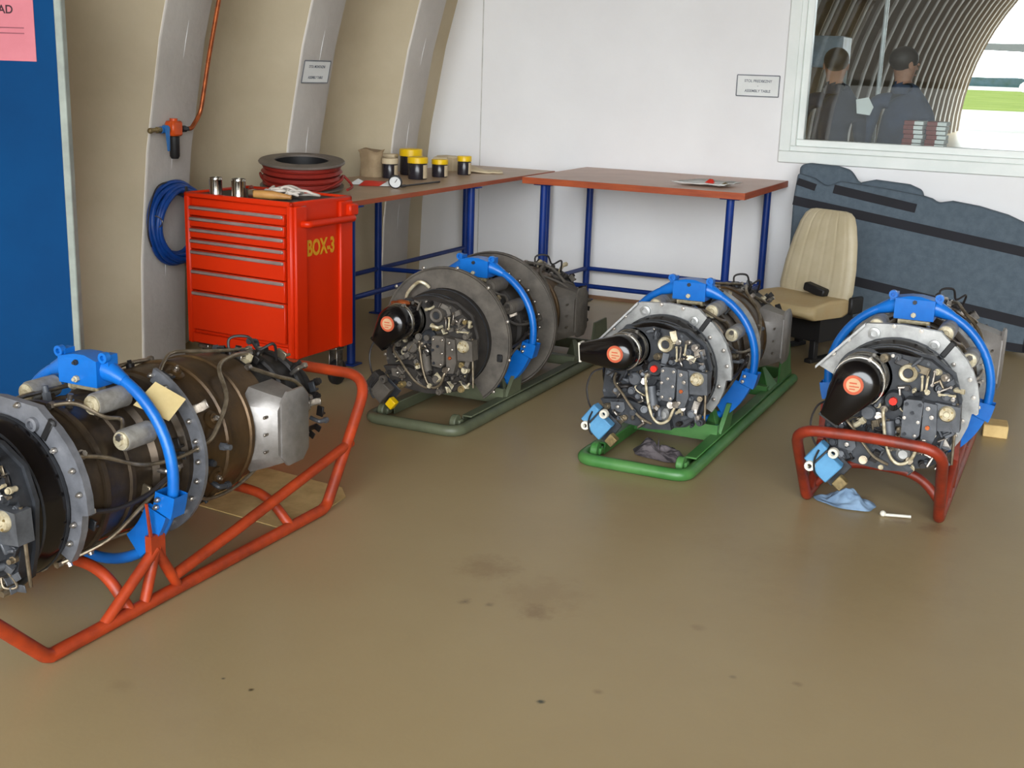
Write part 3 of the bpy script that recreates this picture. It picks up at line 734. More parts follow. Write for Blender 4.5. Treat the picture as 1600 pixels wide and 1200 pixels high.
# ------------------------------------------------------------------ sleds
def tube_sled(label, loc, m, zt, yf=-.3, yr=.85, htop=.36, hlean=.34, rtop=.46, rlean=.34, ra=.021, arch=.12):
    S = thing('engine_sled', label, 'engine sled', loc, 0, 'floor sleds carrying the engines')
    hw = .25; z0 = ra
    tb = lambda nm, pts, r=ra, n=12: obj(nm, MB().tube(pts, r, n), m, S)
    for s in (-1, 1): tb('rail', [(s * hw, yf, z0), (s * hw, yr, z0)])
    tb('front_hoop', fillet([(-hw, yf + .002, z0), (-hw, yf - .02, z0 + .01), (-hw * 1.04, yf - hlean, htop), (0, yf - hlean - .01, htop + .012), (hw * 1.04, yf - hlean, htop), (hw, yf - .02, z0 + .01), (hw, yf + .002, z0)], .09, 8))
    tb('rear_hoop', fillet([(-hw, yr - .002, z0), (-hw, yr + .03, z0 + .01), (-hw, yr + rlean, rtop), (hw, yr + rlean, rtop), (hw, yr + .03, z0 + .01), (hw, yr - .002, z0)], .11, 8))
    for y, h in ((yf + arch, .19), (.66, .17)):
        tb('cross_arch', fillet([(-hw, y, z0 + .005), (-hw * .62, y, h * .72), (0, y, h * .8), (hw * .62, y, h * .72), (hw, y, z0 + .005)], .12, 8), ra * .85)
    for s in (-1, 1):
        ap = (s * (hw + .012), -.035, .19)
        for y in (-.25, -.08, .07): tb('strut', [(s * hw, y, z0 + .005), ap], ra * .8)
        tb('diagonal', [(s * hw, .05, z0 + .045), (s * hw, .34, .11), (s * hw, yr + .19, .2 + .03)], ra * .9)
        obj('saddle_plate', MB().hull([(s * (hw + .0), y, z) for y in (-.065, -.005) for z in (.16, zt - .17)] + [(s * (hw + .024), y, z) for y in (-.065, -.005) for z in (.16, zt - .17)]), m, S)
        obj('saddle_tongue', MB().hull([(s * (hw + a), y, z) for a in (.014, .022) for y, z in ((-.06, .2), (-.05, .2), (-.075, .345), (-.07, .345))]), m, S)
    return S


tube_sled('orange tube sled with turned-up ends under the engine nearest the blue board', (-2.651, 2.659, 0), M_orange, .407, yf=-.45, yr=.86, htop=.37, hlean=.36, rtop=.46, rlean=.32, arch=.31)
tube_sled('rust red tube sled with a raised front hoop under the rightmost engine', (-.61, 4.923, 0), M_rust, .462, yf=-.3, yr=.95, htop=.37, hlean=.3, rtop=.48, rlean=.3)


def flat_sled(label, loc, m, ax):
    S = thing('engine_sled', label, 'engine sled', loc, 0, 'floor sleds carrying the engines')
    hw, y0, y1, r = .235, -.645, 1.27, .026
    obj('tube_frame', MB().tube(fillet([(-hw, y1, r), (-hw, y0, r), (hw, y0, r), (hw, y1, r)], .07, 8), r, 14), m, S)
    for s in (-1, 1):
        obj('angle_rail', MB().box((s * (hw - .03), .38, .058), (.05, 1.74, .008), bev=.002).box((s * (hw - .052), .38, .035), (.008, 1.74, .05), bev=.002), m, S)
        obj('foot_roller', MB().lathe([(.0005, -.015), (.03, -.015), (.034, -.01), (.034, .01), (.03, .015), (.0005, .015)], 18, c=(s * (hw - .045), y0 + .07, .052), axis='x').box((s * (hw - .045), y0 + .09, .045), (.05, .04, .03), bev=.004), m, S)
        for y, h in ((-.02, .15), (.88, .16)):
            obj('gusset', MB().hull([(s * (hw - .015), y + a, .055) for a in (-.09, .09)] + [(s * (hw - .022), y + a, .055) for a in (-.09, .09)] + [(s * (hw - .12), y - .0, .055), (s * (hw - .07), y + .01, h), (s * (hw - .08), y - .01, h)]), m, S)
    obj('cross_channel', MB().hull([(x, y, z) for x in (-.21, .21) for y in (-.12, -.1) for z in (.03, .105)] + [(x, -.02, .03) for x in (-.21, .21)]), m, S)
    obj('cross_channel', MB().box((0, .8, .06), (.42, .06, .05), bev=.004), m, S)
    for s in (-1, 1):
        obj('cradle_post', MB().hull([(s * .2, y, .055) for y in (-.1, .06)] + [(s * .22, y, .055) for y in (-.1, .06)] + [(s * .225, y, ax - .19) for y in (-.05, .02)] + [(s * .245, y, ax - .19) for y in (-.05, .02)]), m, S)
        obj('tail_plate', MB().hull([(s * (hw - .01), y, .055) for y in (.98, 1.25)] + [(s * (hw - .02), y, .055) for y in (.98, 1.25)] + [(s * (hw - .03), y, .225) for y in (1.08, 1.26)] + [(s * (hw - .04), y, .225) for y in (1.08, 1.26)]), m, S)
    obj('end_bar', MB().box((0, 1.25, .05), (.45, .03, .06), bev=.004), m, S)
    return S


flat_sled('bright green flat sled with a rounded front bar in the middle of the room', (-1.577, 5.213, 0), M_green, .385)
flat_sled('olive grey flat sled under the dusty engine before the workbench', (-2.667, 5.27, 0), M_olive, .374)


# ------------------------------------------------------------------ tool cabinet
TA = -.072
TC = thing('tool_cabinet', 'tall orange red rolling tool cabinet with seven drawers and BOX-3 stencil', 'tool cabinet', (-3.363, 4.695, 0), TA)
# local: x from -.682 to 0 (right), y 0 front to .47 back
TW, TD, TZ0, TZ1 = .682, .47, .218, .962
cab = MB().box((-TW / 2, TD / 2 + .012, (TZ0 + TZ1) / 2), (TW, TD - .024, TZ1 - TZ0), bev=.006)
body = obj('body', cab, M_tool, TC)
for x in (-.018, -TW + .018): obj('corner_post', MB().box((x, .012, (TZ0 + TZ1) / 2), (.036, .03, TZ1 - TZ0), bev=.009), M_tool, TC)
obj('bottom_rail', MB().box((-TW / 2, .012, TZ0 + .03), (TW - .07, .024, .05), bev=.004), M_tool, TC)
obj('top_tray', MB().box((-TW / 2, TD / 2, TZ1 - .001), (TW - .05, TD - .05, .006)), M_black, TC)
for (c, d) in (((-TW / 2, .012, TZ1), (TW, .024, .026)), ((-TW / 2, TD - .012, TZ1), (TW, .024, .026)), ((-.012, TD / 2, TZ1), (.024, TD, .026)), ((-TW + .012, TD / 2, TZ1), (.024, TD, .026))):
    obj('tray_rim', MB().box(c, d, bev=.006), M_tool, TC)
zt = TZ1 - .045
for h in (.055, .055, .055, .055, .098, .108, .2):
    d = obj('drawer', MB().box((-TW / 2, .004, zt - h / 2), (TW - .085, .022, h - .006), bev=.003), M_tool, TC)
    obj('grip', MB().box((-TW / 2, -.011, zt - .014), (TW - .09, .012, .017), bev=.004), M_toolgrey, d)
    zt -= h
# side: two upright ribs, recessed panel, push handle, stencil
for y in (.05, TD - .07): obj('side_rib', MB().box((.009, y, (TZ0 + TZ1) / 2), (.02, .085 if y < .2 else .1, TZ1 - TZ0 - .01), bev=.006), M_tool, TC)
hd = obj('push_handle', MB().tube(fillet([(.0, .06, TZ1 - .09), (.05, .06, TZ1 - .09), (.05, TD - .05, TZ1 - .09), (.0, TD - .05, TZ1 - .09)], .02, 5), .017, 12), M_tool, TC)
obj('end_block', MB().box((.02, TD - .04, TZ1 - .05), (.05, .07, .06), bev=.008), M_tool, hd)
text_mesh('stencil', 'BOX-3', .105, M_yelltext, TC, (.0022, .215, .745), (PI / 2, 0, PI / 2), sx=.70, bold=.0035)
for (x, y) in ((-TW + .07, .06), (-.07, .06), (-TW + .07, TD - .06), (-.07, TD - .06)):
    cs = obj('caster', MB().lathe([(.0005, -.017), (.055, -.017), (.066, -.01), (.066, .01), (.055, .017), (.0005, .017)], 24, c=(x, y + .02, .067), axis='x'), M_black, TC)
    obj('fork', MB().box((x - .024, y + .01, .12), (.004, .05, .13), bev=.001).box((x + .024, y + .01, .12), (.004, .05, .13), bev=.001).box((x, y + .005, .2), (.07, .07, .02), bev=.003), M_chrome, cs)


def tool_pt(x, y):
    c, s = math.cos(TA), math.sin(TA); return (-3.363 + x * c - y * s, 4.695 + x * s + y * c)


def tin(label, xy, z, r, h):
    t = thing('tin_can', label, 'tin can', (*xy, z), 0, 'tin cans on the tool cabinet')
    obj('can_wall', MB().lathe([(.0005, 0), (r, 0), (r * 1.03, .004), (r, .008), (r, h - .014), (r * 1.04, h - .011), (r, h - .008), (r * 1.02, h), (r * .93, h), (r * .93, h - .05), (.0005, h - .05)], 28, axis='z'), M_tin, t)
    return t


TT = TZ1 + .002
tin('left of two bare tin cans on the tool cabinet', (-3.885, 4.80), TT, .031, .088)
tin('right of two bare tin cans on the tool cabinet', (-3.735, 4.785), TT, .034, .092)
br = thing('paint_brush', 'wood handled brush with a steel ferrule on the tool cabinet', 'brush', (-3.66, 4.81, TT), .1)
obj('ferrule', MB().hull([(x, y, z) for x in (-.025, .0) for y in (-.017, .017) for z in (0.001, .042)]), M_tin, br)
obj('handle', MB().tube([(.0, 0, .022), (.04, .004, .022), (.09, .012, .021), (.15, .024, .017), (.185, .03, .014)], [.019, .021, .022, .014, .01], 12), M_wood, br)
cd = MB()
rnd = random.Random(4); pts = []
for k in range(46):
    a = k * .78; rr = .03 + .05 * rnd.random()
    pts.append((rr * 1.25 * math.cos(a), rr * math.sin(a), .012 + .055 * rnd.random() * (1 - rr / .1)))
pts += [(.10, .0, .03), (.15, .02, .02), (.165, .05, .012), (.11, .06, .012), (.05, .03, .01)]
cd.tube(smooth([(p[0] * 1.1, p[1] * 1.1, p[2] * 1.35) for p in pts], 5), .0066, 7)
tag(obj('cord', cd, M_rope, None, (-3.595, 4.945, TT)), 'tangle of off-white cord on the tool cabinet', 'cord')
tag(obj('cable_tail', MB().tube(smooth([(-3.9, 5.1, TT + .016), (-3.82, 5.0, TT + .014), (-3.7, 5.03, TT + .014), (-3.62, 5.1, TT + .014)], 6), .012, 8), M_redcable), 'loose red cable lying across the back of the tool cabinet', 'cable')


# ------------------------------------------------------------------ workbenches
def bench(label, x0, x1, y0, y1, zt, th, legs, rails, mtop):
    B = thing('workbench', label, 'workbench', ((x0 + x1) / 2, (y0 + y1) / 2, 0))
    ox, oy = (x0 + x1) / 2, (y0 + y1) / 2
    obj('tabletop', MB().box((0, 0, zt - th / 2 + .001), (x1 - x0 - .01, y1 - y0 - .01, th - .002), bev=.002), mtop, B)
    for (c, d) in (((0, (y0 - y1) / 2 + .002, zt - th / 2), (x1 - x0, .006, th)), ((0, (y1 - y0) / 2 - .002, zt - th / 2), (x1 - x0, .006, th)), (((x1 - x0) / 2 - .002, 0, zt - th / 2), (.006, y1 - y0, th)), (((x0 - x1) / 2 + .002, 0, zt - th / 2), (.006, y1 - y0, th))):
        obj('edge_band', MB().box(c, d, bev=.001), M_edge, B)
    for (x, y) in legs:
        l = obj('leg', MB().tube([(x - ox, y - oy, .008), (x - ox, y - oy, zt - th)], .024, 14), M_leg, B)
        obj('foot_plate', MB().box((x - ox, y - oy, .005), (.09, .09, .008), bev=.002), M_leg, l)
        obj('top_plate', MB().box((x - ox, y - oy, zt - th - .005), (.12, .07, .01), bev=.002), M_leg, l)
    for a, b in rails:
        obj('stretcher', MB().tube([(a[0] - ox, a[1] - oy, a[2]), (b[0] - ox, b[1] - oy, b[2])], .015, 10), M_leg, B)
    return B


ZL, ZR = .905, .947
bench('long brown topped workbench on blue legs along the ribbed wall', -4.3, -3.525, 5.47, 8.14, ZL, .026,
      [(-3.575, 5.53), (-3.575, 6.93), (-3.55, 8.07), (-4.2, 5.55), (-4.21, 6.84), (-4.2, 8.06)],
      [((-3.575, 5.53, .37), (-3.575, 6.93, .37)), ((-4.2, 5.55, .3), (-4.21, 6.84, .3)), ((-4.21, 6.84, .3), (-3.575, 6.93, .3)), ((-4.21, 6.84, .3), (-4.2, 8.06, .3)), ((-3.575, 5.53, .37), (-4.2, 5.55, .3))], M_topL)
bench('red edged workbench on blue legs below the white notice sign', -3.29, -1.845, 7.08, 8.17, ZR, .04,
      [(-3.17, 7.16), (-1.95, 7.16), (-3.225, 8.09), (-1.955, 8.09)],
      [((-3.225, 8.09, .235), (-1.955, 8.09, .235)), ((-3.17, 7.16, .28), (-1.95, 7.16, .28)), ((-3.17, 7.16, .28), (-3.225, 8.09, .235)), ((-1.95, 7.16, .28), (-1.955, 8.09, .235))], M_topR)

# reel of red cable
rl = thing('cable_reel', 'large reel of dark red cable with a grey rim on the long workbench', 'cable reel', (-4.05, 5.76, ZL), .0)
rl.rotation_euler = Matrix.Rotation(.10, 3, Vector((.82, .57, 0))).to_euler(); rl.location.z = ZL + .025
obj('bottom_flange', MB().lathe([(.06, 0), (.235, 0), (.235, .006), (.06, .006), (.06, 0)], 48, axis='z'), M_reel, rl)
for k in range(4):
    obj('cable_layer', MB().lathe([(.17, .008 + k * .032), (.212 + .004 * (k % 2), .010 + k * .032), (.222 + .003 * (k % 3), .022 + k * .032), (.212, .038 + k * .032), (.17, .04 + k * .032)], 48, axis='z'), M_redcable, rl)
obj('core', MB().lathe([(.155, .004), (.155, .142), (.172, .142), (.172, .004)], 40, axis='z'), M_black, rl)
obj('top_flange', MB().lathe([(.152, .14), (.24, .134), (.242, .140), (.236, .147), (.152, .150), (.152, .14)], 56, axis='z'), M_reel, rl)
obj('loose_turn', MB().tube(smooth([P(t, .225 + .008 * math.sin(t * .07), 0).xzy + Vector((0, 0, .04 + .035 * math.sin(math.radians(t * 1.5)))) for t in range(-150, 40, 12)] + [Vector((.27, .1, .02)), Vector((.29, .02, .012))], 4), .008, 7), M_redcable, rl)


# jars, bag and boxes on the long workbench
def jar(label, x, y, r, h, lid, lab=True, ang=-.6):
    j = thing('jar', label, 'jar', (x, y, ZL), ang, 'jars on the long workbench')
    obj('glass', MB().lathe([(.0005, 0), (r * .95, 0), (r, .006), (r, h * .68), (r * .9, h * .74), (.0005, h * .74)], 28, axis='z'), M_jar, j)
    obj('lid', MB().lathe([(r * 1.02, h * .72), (r * 1.06, h * .73), (r * 1.06, h * .97), (r * 1.0, h), (.0005, h)], 28, axis='z'), lid, j)
    if lab: obj('paper_label', MB().lathe([(r * 1.006, h * .05), (r * 1.012, h * .05), (r * 1.012, h * .66), (r * 1.006, h * .66)], 12, axis='z', a0=.15, a1=1.5), M_label, j)
    return j


jar('dark jar with a cream lid beside the kraft bag', -4.1, 6.80, .05, .125, M_label)
jar('tallest jar, wide yellow lid, behind the other jars', -4.12, 7.10, .072, .17, M_yellow)
jar('front jar with a yellow lid and mottled dark glass', -3.93, 6.86, .062, .14, M_yellow)
jar('dark jar with a yellow lid, third along the bench edge', -3.90, 7.1, .052, .115, M_yellow)
jar('lone yellow lidded jar nearest the partition wall', -3.86, 7.37, .046, .125, M_yellow)
bg_ = MB(); vs = []; fs = []
NB, NH = 24, 8
for i in range(NH + 1):
    t = i / NH; h = .17 * t
    for k in range(NB):
        a = 2 * PI * k / NB; q = (abs(math.cos(a)) ** 4 + abs(math.sin(a)) ** 4) ** -.25
        w = 1 - .08 * math.sin(PI * t) + (.14 if i == NH else 0) + .05 * noise.noise((math.cos(a) * 2, math.sin(a) * 2, t * 3))
        vs.append((.078 * q * w * math.cos(a), .05 * q * w * math.sin(a), h + (.008 * math.sin(a * 3) if i == NH else 0)))
for i in range(NH):
    for k in range(NB): fs.append((i * NB + k, i * NB + (k + 1) % NB, (i + 1) * NB + (k + 1) % NB, (i + 1) * NB + k))
fs += [tuple(range(NB)), tuple(range((NH) * NB, (NH + 1) * NB))]
tag(obj('paper_bag', bg_.add(vs, fs), M_bag, None, (-4.24, 6.80, ZL), (0, 0, -.25)), 'brown kraft paper bag standing left of the jars', 'paper bag')
def small_box(label, c, d, rz):
    b = thing('carton', label, 'carton', (c[0], c[1], ZL), rz, 'small cartons behind the jars')
    obj('carton_body', MB().box((0, 0, d[2] * .42), (d[0], d[1], d[2] * .84), bev=.003), M_label, b)
    obj('flap', MB().box((0, 0, d[2] * .92), (d[0] * 1.05, d[1] * 1.05, d[2] * .16), bev=.004), M_label, b)
small_box('beige carton just behind the cream lidded jar', (-4.24, 7.0), (.12, .08, .135), .2)
small_box('pale pink carton between the jars and the wall', (-4.1, 7.6), (.16, .09, .10), -.3)
small_box('low cream carton behind the third yellow lidded jar', (-4.02, 7.33), (.09, .08, .11), .4)
wv = MB(); vs = []; fs = []
for i in range(9):
    for k in range(9):
        x, y = -.13 + .26 * i / 8, -.09 + .18 * k / 8
        vs.append((x, y, .012 + .05 * max(0, 1 - (i / 8) * 1.6) * (1 - abs(k - 4) / 5) + .008 * noise.noise((x * 20, y * 20, 1))))
for i in range(8):
    for k in range(8): fs.append((i * 9 + k, (i + 1) * 9 + k, (i + 1) * 9 + k + 1, i * 9 + k + 1))
wo = obj('cloth', wv.add(vs, fs), M_label, None, (-3.84, 7.62, ZL), (0, 0, .5)); wo.modifiers.new('thick', 'SOLIDIFY').thickness = .01
tag(wo, 'cream cloth spread behind the lone yellow lidded jar', 'cloth')
gg = thing('dial_gauge', 'round white dial gauge with black rim and long stem on the bench', 'gauge', (-3.715, 6.225, ZL), .0)
GR = Matrix.Rotation(.32, 3, 'Z')
def gpt(p): return GR @ Vector(p)
g1 = MB().lathe([(.0005, .012), (.036, .012), (.04, .004), (.04, -.012), (.034, -.014), (.034, -.008), (.0005, -.008)], 32)
go = obj('rim', g1, M_black, gg, (0, 0, .041), (.25, 0, .32))
obj('dial_face', MB().lathe([(.0005, -.0095), (.034, -.0095), (.034, -.006)], 32), M_white, go)
obj('needle', MB().box((.006, -.011, .008), (.003, .002, .026), rot=Matrix.Rotation(.6, 3, 'Y')), M_black, go)
obj('stem', MB().cyl((.03, .03, .014), (.02, .5, .008), .006, n=10).cyl((.034, .01, .016), (.03, .06, .014), .009, n=10), M_wire, gg)
pk = thing('packet', 'red and white plastic packet lying beside the dial gauge', 'packet', (-3.9, 6.3, ZL), .6)
obj('red_film', MB().hull([(-.1, -.05, .002), (.1, -.06, .002), (.1, .05, .002), (-.1, .06, .002), (-.06, 0, .03), (.06, 0, .026)]), M_redpk, pk)
obj('white_film', MB().hull([(.02, -.075, .004), (.16, -.06, .004), (.17, .02, .004), (.04, .03, .004), (.08, -.02, .032), (.13, -.02, .02)]), M_white, pk)
obj('white_film', MB().hull([(-.16, -.0, .004), (-.04, -.0, .004), (-.04, .09, .004), (-.15, .09, .004), (-.1, .04, .036)]), M_white, pk)
# plate of paper with scraps on the other bench
pl = thing('paper_sheet', 'crumpled white paper with red and yellow scraps on the right workbench', 'paper', (-2.2, 7.40, ZR), .0)
vs = []; fs = []
for i in range(9):
    for k in range(7):
        x, y = -.17 + .34 * i / 8, -.14 + .28 * k / 6
        vs.append((x + .05 * (k / 6), y, .008 + .02 * abs(noise.noise((x * 9, y * 9, 2))) + (.012 if i in (0, 8) or k in (0, 6) else 0)))
for i in range(8):
    for k in range(6): fs.append((i * 7 + k, (i + 1) * 7 + k, (i + 1) * 7 + k + 1, i * 7 + k + 1))
so = obj('sheet', MB().add(vs, fs), M_white, pl); so.modifiers.new('thick', 'SOLIDIFY').thickness = .002
obj('red_scrap', MB().hull([(.0, .02, .012), (.06, .03, .012), (.06, .07, .012), (.01, .06, .012), (.03, .04, .04), (.05, .05, .036)]), M_redpk, pl)
obj('yellow_scrap', MB().hull([(.12, -.04, .012), (.17, -.05, .012), (.18, .0, .012), (.13, .0, .012), (.15, -.02, .032)]), M_brass, pl)


# ------------------------------------------------------------------ things on the left wall
def wall_x(z): return XC - math.sqrt(R_ARCH ** 2 - z * z)


hz = thing('hose_coil', 'coil of blue air hose hung on the nearest wall rib', 'hose', (wall_x(.765) + .045, 5.03, .765))
for i, (r, dx, dy) in enumerate(((.155, .02, .0), (.17, .035, .004), (.185, .02, -.004), (.198, .045, .0), (.21, .022, .004), (.165, .055, -.003), (.19, .065, .003), (.178, .078, .0))):
    obj('turn', MB().tube([(dx + .006 * math.sin(t * 3 + i), dy + r * math.cos(t), r * 1.02 * math.sin(t) + .004 * math.sin(2 * t + i)) for t in [2 * PI * k / 44 for k in range(44)]], .0125, 8, closed=True), M_hose, hz)
obj('hook', MB().tube(fillet([(-.01, 0, .16), (.1, 0, .155), (.1, 0, .2)], .02), .007, 8), M_wire, hz)
obj('tie_wire', MB().tube([(.05 + .05 * math.cos(t), -.19, .03 + .03 * math.sin(t)) for t in [2 * PI * k / 16 for k in range(16)]], .003, 6, closed=True), M_chrome, hz)
obj('loose_lead', MB().tube(smooth([(.02, -.04, .22), (.03, -.14, .2), (.03, -.2, .1), (.03, -.222, -.02), (.03, -.2, -.1)], 6), .004, 6), M_wire, hz)

rx = wall_x(1.25)
rg_ = thing('air_regulator', 'orange air filter regulator with black bowl on the nearest rib', 'air regulator', (rx + .045, 4.99, 1.25))
obj('regulator_head', MB().box((0, 0, .01), (.06, .075, .075), bev=.008).cyl((0, 0, .045), (0, 0, .06), .02, n=16), M_regorange, rg_)
obj('bowl', MB().lathe([(.0005, -.145), (.018, -.143), (.025, -.13), (.027, -.03), (.0005, -.03)], 20, axis='z'), M_black, rg_)
obj('mount_plate', MB().box((-.036, 0, .01), (.012, .06, .05), bev=.002), M_chrome, rg_)
obj('pipe_nipple', MB().cyl((0, -.17, .005), (0, -.03, .005), .011, n=12).ball((0, -.175, .003), .015, 10, 6).cyl((0, -.13, .005), (0, -.1, .005), .016, n=6), M_brass, rg_)
obj('pipe_nipple', MB().cyl((0, .03, .005), (0, .12, .005), .011, n=12).cyl((0, .06, .005), (0, .09, .005), .017, n=6), M_gear, rg_)
vv = obj('ball_valve', MB().cyl((0, -.1, .005), (0, -.06, .005), .018, n=12).cyl((0, -.08, .02), (.03, -.08, .02), .009, n=10), M_regblue, rg_)
obj('valve_handle', MB().hull([(.03, -.095, .022), (.03, -.065, .022), (.024, -.095, .022), (.024, -.065, .022), (.034, -.086, -.1), (.034, -.074, -.1), (.028, -.086, -.1), (.028, -.074, -.1)]), M_regblue, vv)
pts = [(rx + .045, 5.10, 1.255), (rx + .05, 5.12, 1.257), (wall_x(1.33) + .04, 5.19, 1.33)] + [(wall_x(z) + .035, 5.2 + .012 * (z - 1.33), z) for z in (1.6, 2.0, 2.6, 3.2)]
cp = tag(obj('copper_pipe', MB().tube(fillet(pts, .06, 6), .0115, 12), M_copper), 'copper air pipe rising along the edge of the nearest rib', 'pipe')


def sign(name, label, w, h, lines, loc, rot, size):
    s = thing(name, label, 'sign', loc, 0, 'bench notices on the walls'); s.rotation_euler = rot
    obj('sheet', MB().box((0, 0, .0015), (w, h, .003)), M_white, s)
    for (c, d) in (((0, h / 2, .003), (w, .007, .003)), ((0, -h / 2, .003), (w, .007, .003)), ((w / 2, 0, .003), (.007, h, .003)), ((-w / 2, 0, .003), (.007, h, .003))):
        obj('border', MB().box(c, d), M_signframe, s)
    for t, y, sx in lines: text_mesh('lettering', t, size, M_inkgrey, s, (0, y, .0034), (0, 0, 0), sx=sx, bold=.0004)
    return s


sign('notice_sign', 'white notice sign with grey border beside the window', .285, .135, (('STOL PREDBEZNY', .03, .95), ('-', .0, 1), ('ASSEMBLY TABLE', -.034, .95)), (-2.108, Y_BACK - .003, 1.552), (PI / 2, 0, 0), .024)
sign('notice_sign', 'small notice sign on the second wall rib above the reel', .27, .13, (('STOL MONTAZNI', .03, .95), ('ASSEMBLY TABLE', -.034, .9)), (wall_x(1.555) + .006, 6.235, 1.555), (PI / 2 - .0, 0, PI / 2), .022).rotation_euler = Matrix(((0, .213, .977), (1, 0, 0), (0, .977, -.213))).to_euler()

# ------------------------------------------------------------------ blue board at the left
bb_rot = .28
BD = thing('partition_board', 'tall blue board with a grey edge at the left of the picture', 'board', (-3.6, 3.555, 0), bb_rot)
obj('board_panel', MB().box((-.235, .02, 1.13), (.45, .028, 2.1), bev=.002), M_boardblue, BD)
obj('edge_trim', MB().box((.0, .02, 1.13), (.031, .036, 2.1), bev=.004), M_trimgrey, BD)
obj('edge_trim', MB().box((-.47, .02, 1.13), (.031, .036, 2.1), bev=.004), M_trimgrey, BD)
for x in (-.04, -.43): obj('board_foot', MB().box((x, .02, .04), (.05, .4, .08), bev=.006), M_trimgrey, BD)
nt_ = thing('pink_note', 'pink paper note taped on the blue board', 'paper', (-3.6, 3.555, 0), bb_rot)
obj('note_sheet', MB().box((-.252, .0045, 1.703), (.31, .002, .243)), M_pink, nt_)
text_mesh('lettering', 'SKLAD', .043, M_ink, nt_, (-.245, .003, 1.768), (PI / 2, 0, 0), bold=.0008)
for z in (1.703, 1.683): obj('print_line', MB().box((-.245, .0032, z), (.21, .001, .0045)), M_pinkink, nt_)
rb = thing('wall_fitting', 'small orange red object on the wall beside the blue board', 'wall fitting', (wall_x(1.69) - .11, 4.16, 1.70))
obj('red_body', MB().hull([(.14, y, z) for y in (-.03, .0) for z in (-.05, .03)] + [(.165, y, z) for y in (-.02, .02) for z in (-.04, .0)] + [(.14, .02, -.02), (.14, -.02, .06)]), M_redcap, rb)
obj('back_plate', MB().box((.06, 0, 0), (.16, .05, .05), bev=.005), M_gear, rb)

# ------------------------------------------------------------------ seat and upholstered panel
ST = thing('beige_seat', 'beige ribbed vinyl vehicle seat on a black base below the window', 'seat', (-1.43, 7.30, 0), -.42)
# local: faces -y ; back leans to +y
bk = MB()
prof = [(.0, .245, .0), (.06, .26, .0), (.2, .25, .0), (.34, .225, 0), (.44, .195, 0), (.49, .172, 0), (.512, .145, 0), (.52, .11, 0)]
def seat_back():
    vs = []; fs = []; n = 57
    rows = [(t, w) for t, w, _ in prof]
    allrows = []
    for side in (0, 1):
        for (t, w) in rows:
            row = []
            for k in range(n):
                u = -1 + 2 * k / (n - 1)
                x = w * u
                rib = .0032 * (1 - max(0, 1 - abs(((u * 3.2) % 1) - .5) * 9)) if abs(u) < .8 else .0032
                bulge = .045 * math.sqrt(max(0, 1 - u ** 6)) * min(1, max(0, (.535 - t) / .06))
                yy = -bulge - rib if side == 0 else bulge * .6
                row.append((x, yy + .17 * t, .34 + t))
            allrows.append(row)
    m = len(rows)
    for row in allrows: vs.extend(row)
    for side in (0, 1):
        for i in range(m - 1):
            for k in range(n - 1):
                a = (side * m + i) * n + k; fs.append((a, a + 1, a + n + 1, a + n))
    for i in range(m - 1):
        for k in (0, n - 1):
            a = i * n + k; b = (m + i) * n + k; fs.append((a, a + n, b + n, b))
    for k in range(n - 1):
        for i in (0, m - 1):
            a = i * n + k; b = (m + i) * n + k; fs.append((a, a + 1, b + 1, b))
    return MB().add(vs, fs)
obj('backrest', seat_back(), M_seat, ST)
cu = MB().hull([(x * s, y, z) for s in (-1, 1) for (x, y, z) in ((.25, -.33, .27), (.255, -.345, .31), (.24, -.33, .35), (.25, -.18, .372), (.25, -.05, .37), (.24, .06, .36), (.255, .08, .31), (.255, -.05, .265), (.2, -.375, .3), (.2, -.36, .345), (.1, -.385, .3), (.1, -.37, .345))])
co_ = obj('cushion', cu, M_seat2, ST); bv_ = co_.modifiers.new('edge', 'BEVEL'); bv_.width = .03; bv_.segments = 4
obj('belt_buckle', MB().box((.05, -.06, .40), (.15, .06, .05), rot=Matrix.Rotation(.2, 3, 'Y'), bev=.008), M_black, ST)
obj('hinge_cover', MB().box((.265, .04, .33), (.03, .12, .1), bev=.008), M_black, ST)
obj('base_box', MB().hull([(x, y, z) for x in (-.2, .2) for y in (-.2, .12) for z in (.12, .26)]), M_black, ST)
for sx in (-1, 1):
    for y in (-.2, .12): obj('leg', MB().box((sx * .17, y, .065), (.04, .04, .13), bev=.004), M_black, ST)
    obj('runner', MB().box((sx * .17, -.04, .012), (.05, .42, .024), bev=.004), M_black, ST)

PN = thing('upholstered_panel', 'large grey carpeted seat back panel with black straps leaning on the wall', 'seat panel', (0, 7.93, 0))
PN.rotation_euler = (-.022, 0, 0)
outl = [(-1.745, .03), (-1.75, .6), (-1.755, .86), (-1.74, 1.02), (-1.63, .992), (-1.57, .955), (-1.53, .95), (-1.47, .985), (-1.2, .96), (-.96, .93), (-.9, .915), (-.86, .892), (-.78, .91), (-.62, .89), (-.45, .85), (-.3, .79), (-.2, .74), (-.19, .4), (-.22, .02)]
core = obj('panel_core', MB().prism(outl, 0, .09), M_felt, PN)
bv = core.modifiers.new('edge', 'BEVEL'); bv.width = .018; bv.segments = 3; bv.limit_method = 'ANGLE'
def headrest(pts, y0=.05, y1=.14):
    o = obj('headrest', MB().prism(pts, y0, y1), M_felt, PN); b = o.modifiers.new('edge', 'BEVEL'); b.width = .025; b.segments = 3; b.limit_method = 'ANGLE'
headrest([(-1.74, .97), (-1.745, 1.06), (-1.7, 1.085), (-1.5, 1.075), (-1.42, 1.055), (-1.37, .99), (-1.3, .95), (-1.5, .92)])
headrest([(-1.4, .93), (-1.34, .985), (-1.26, 1.005), (-1.05, .99), (-.97, .96), (-.95, .9), (-1.1, .88)])
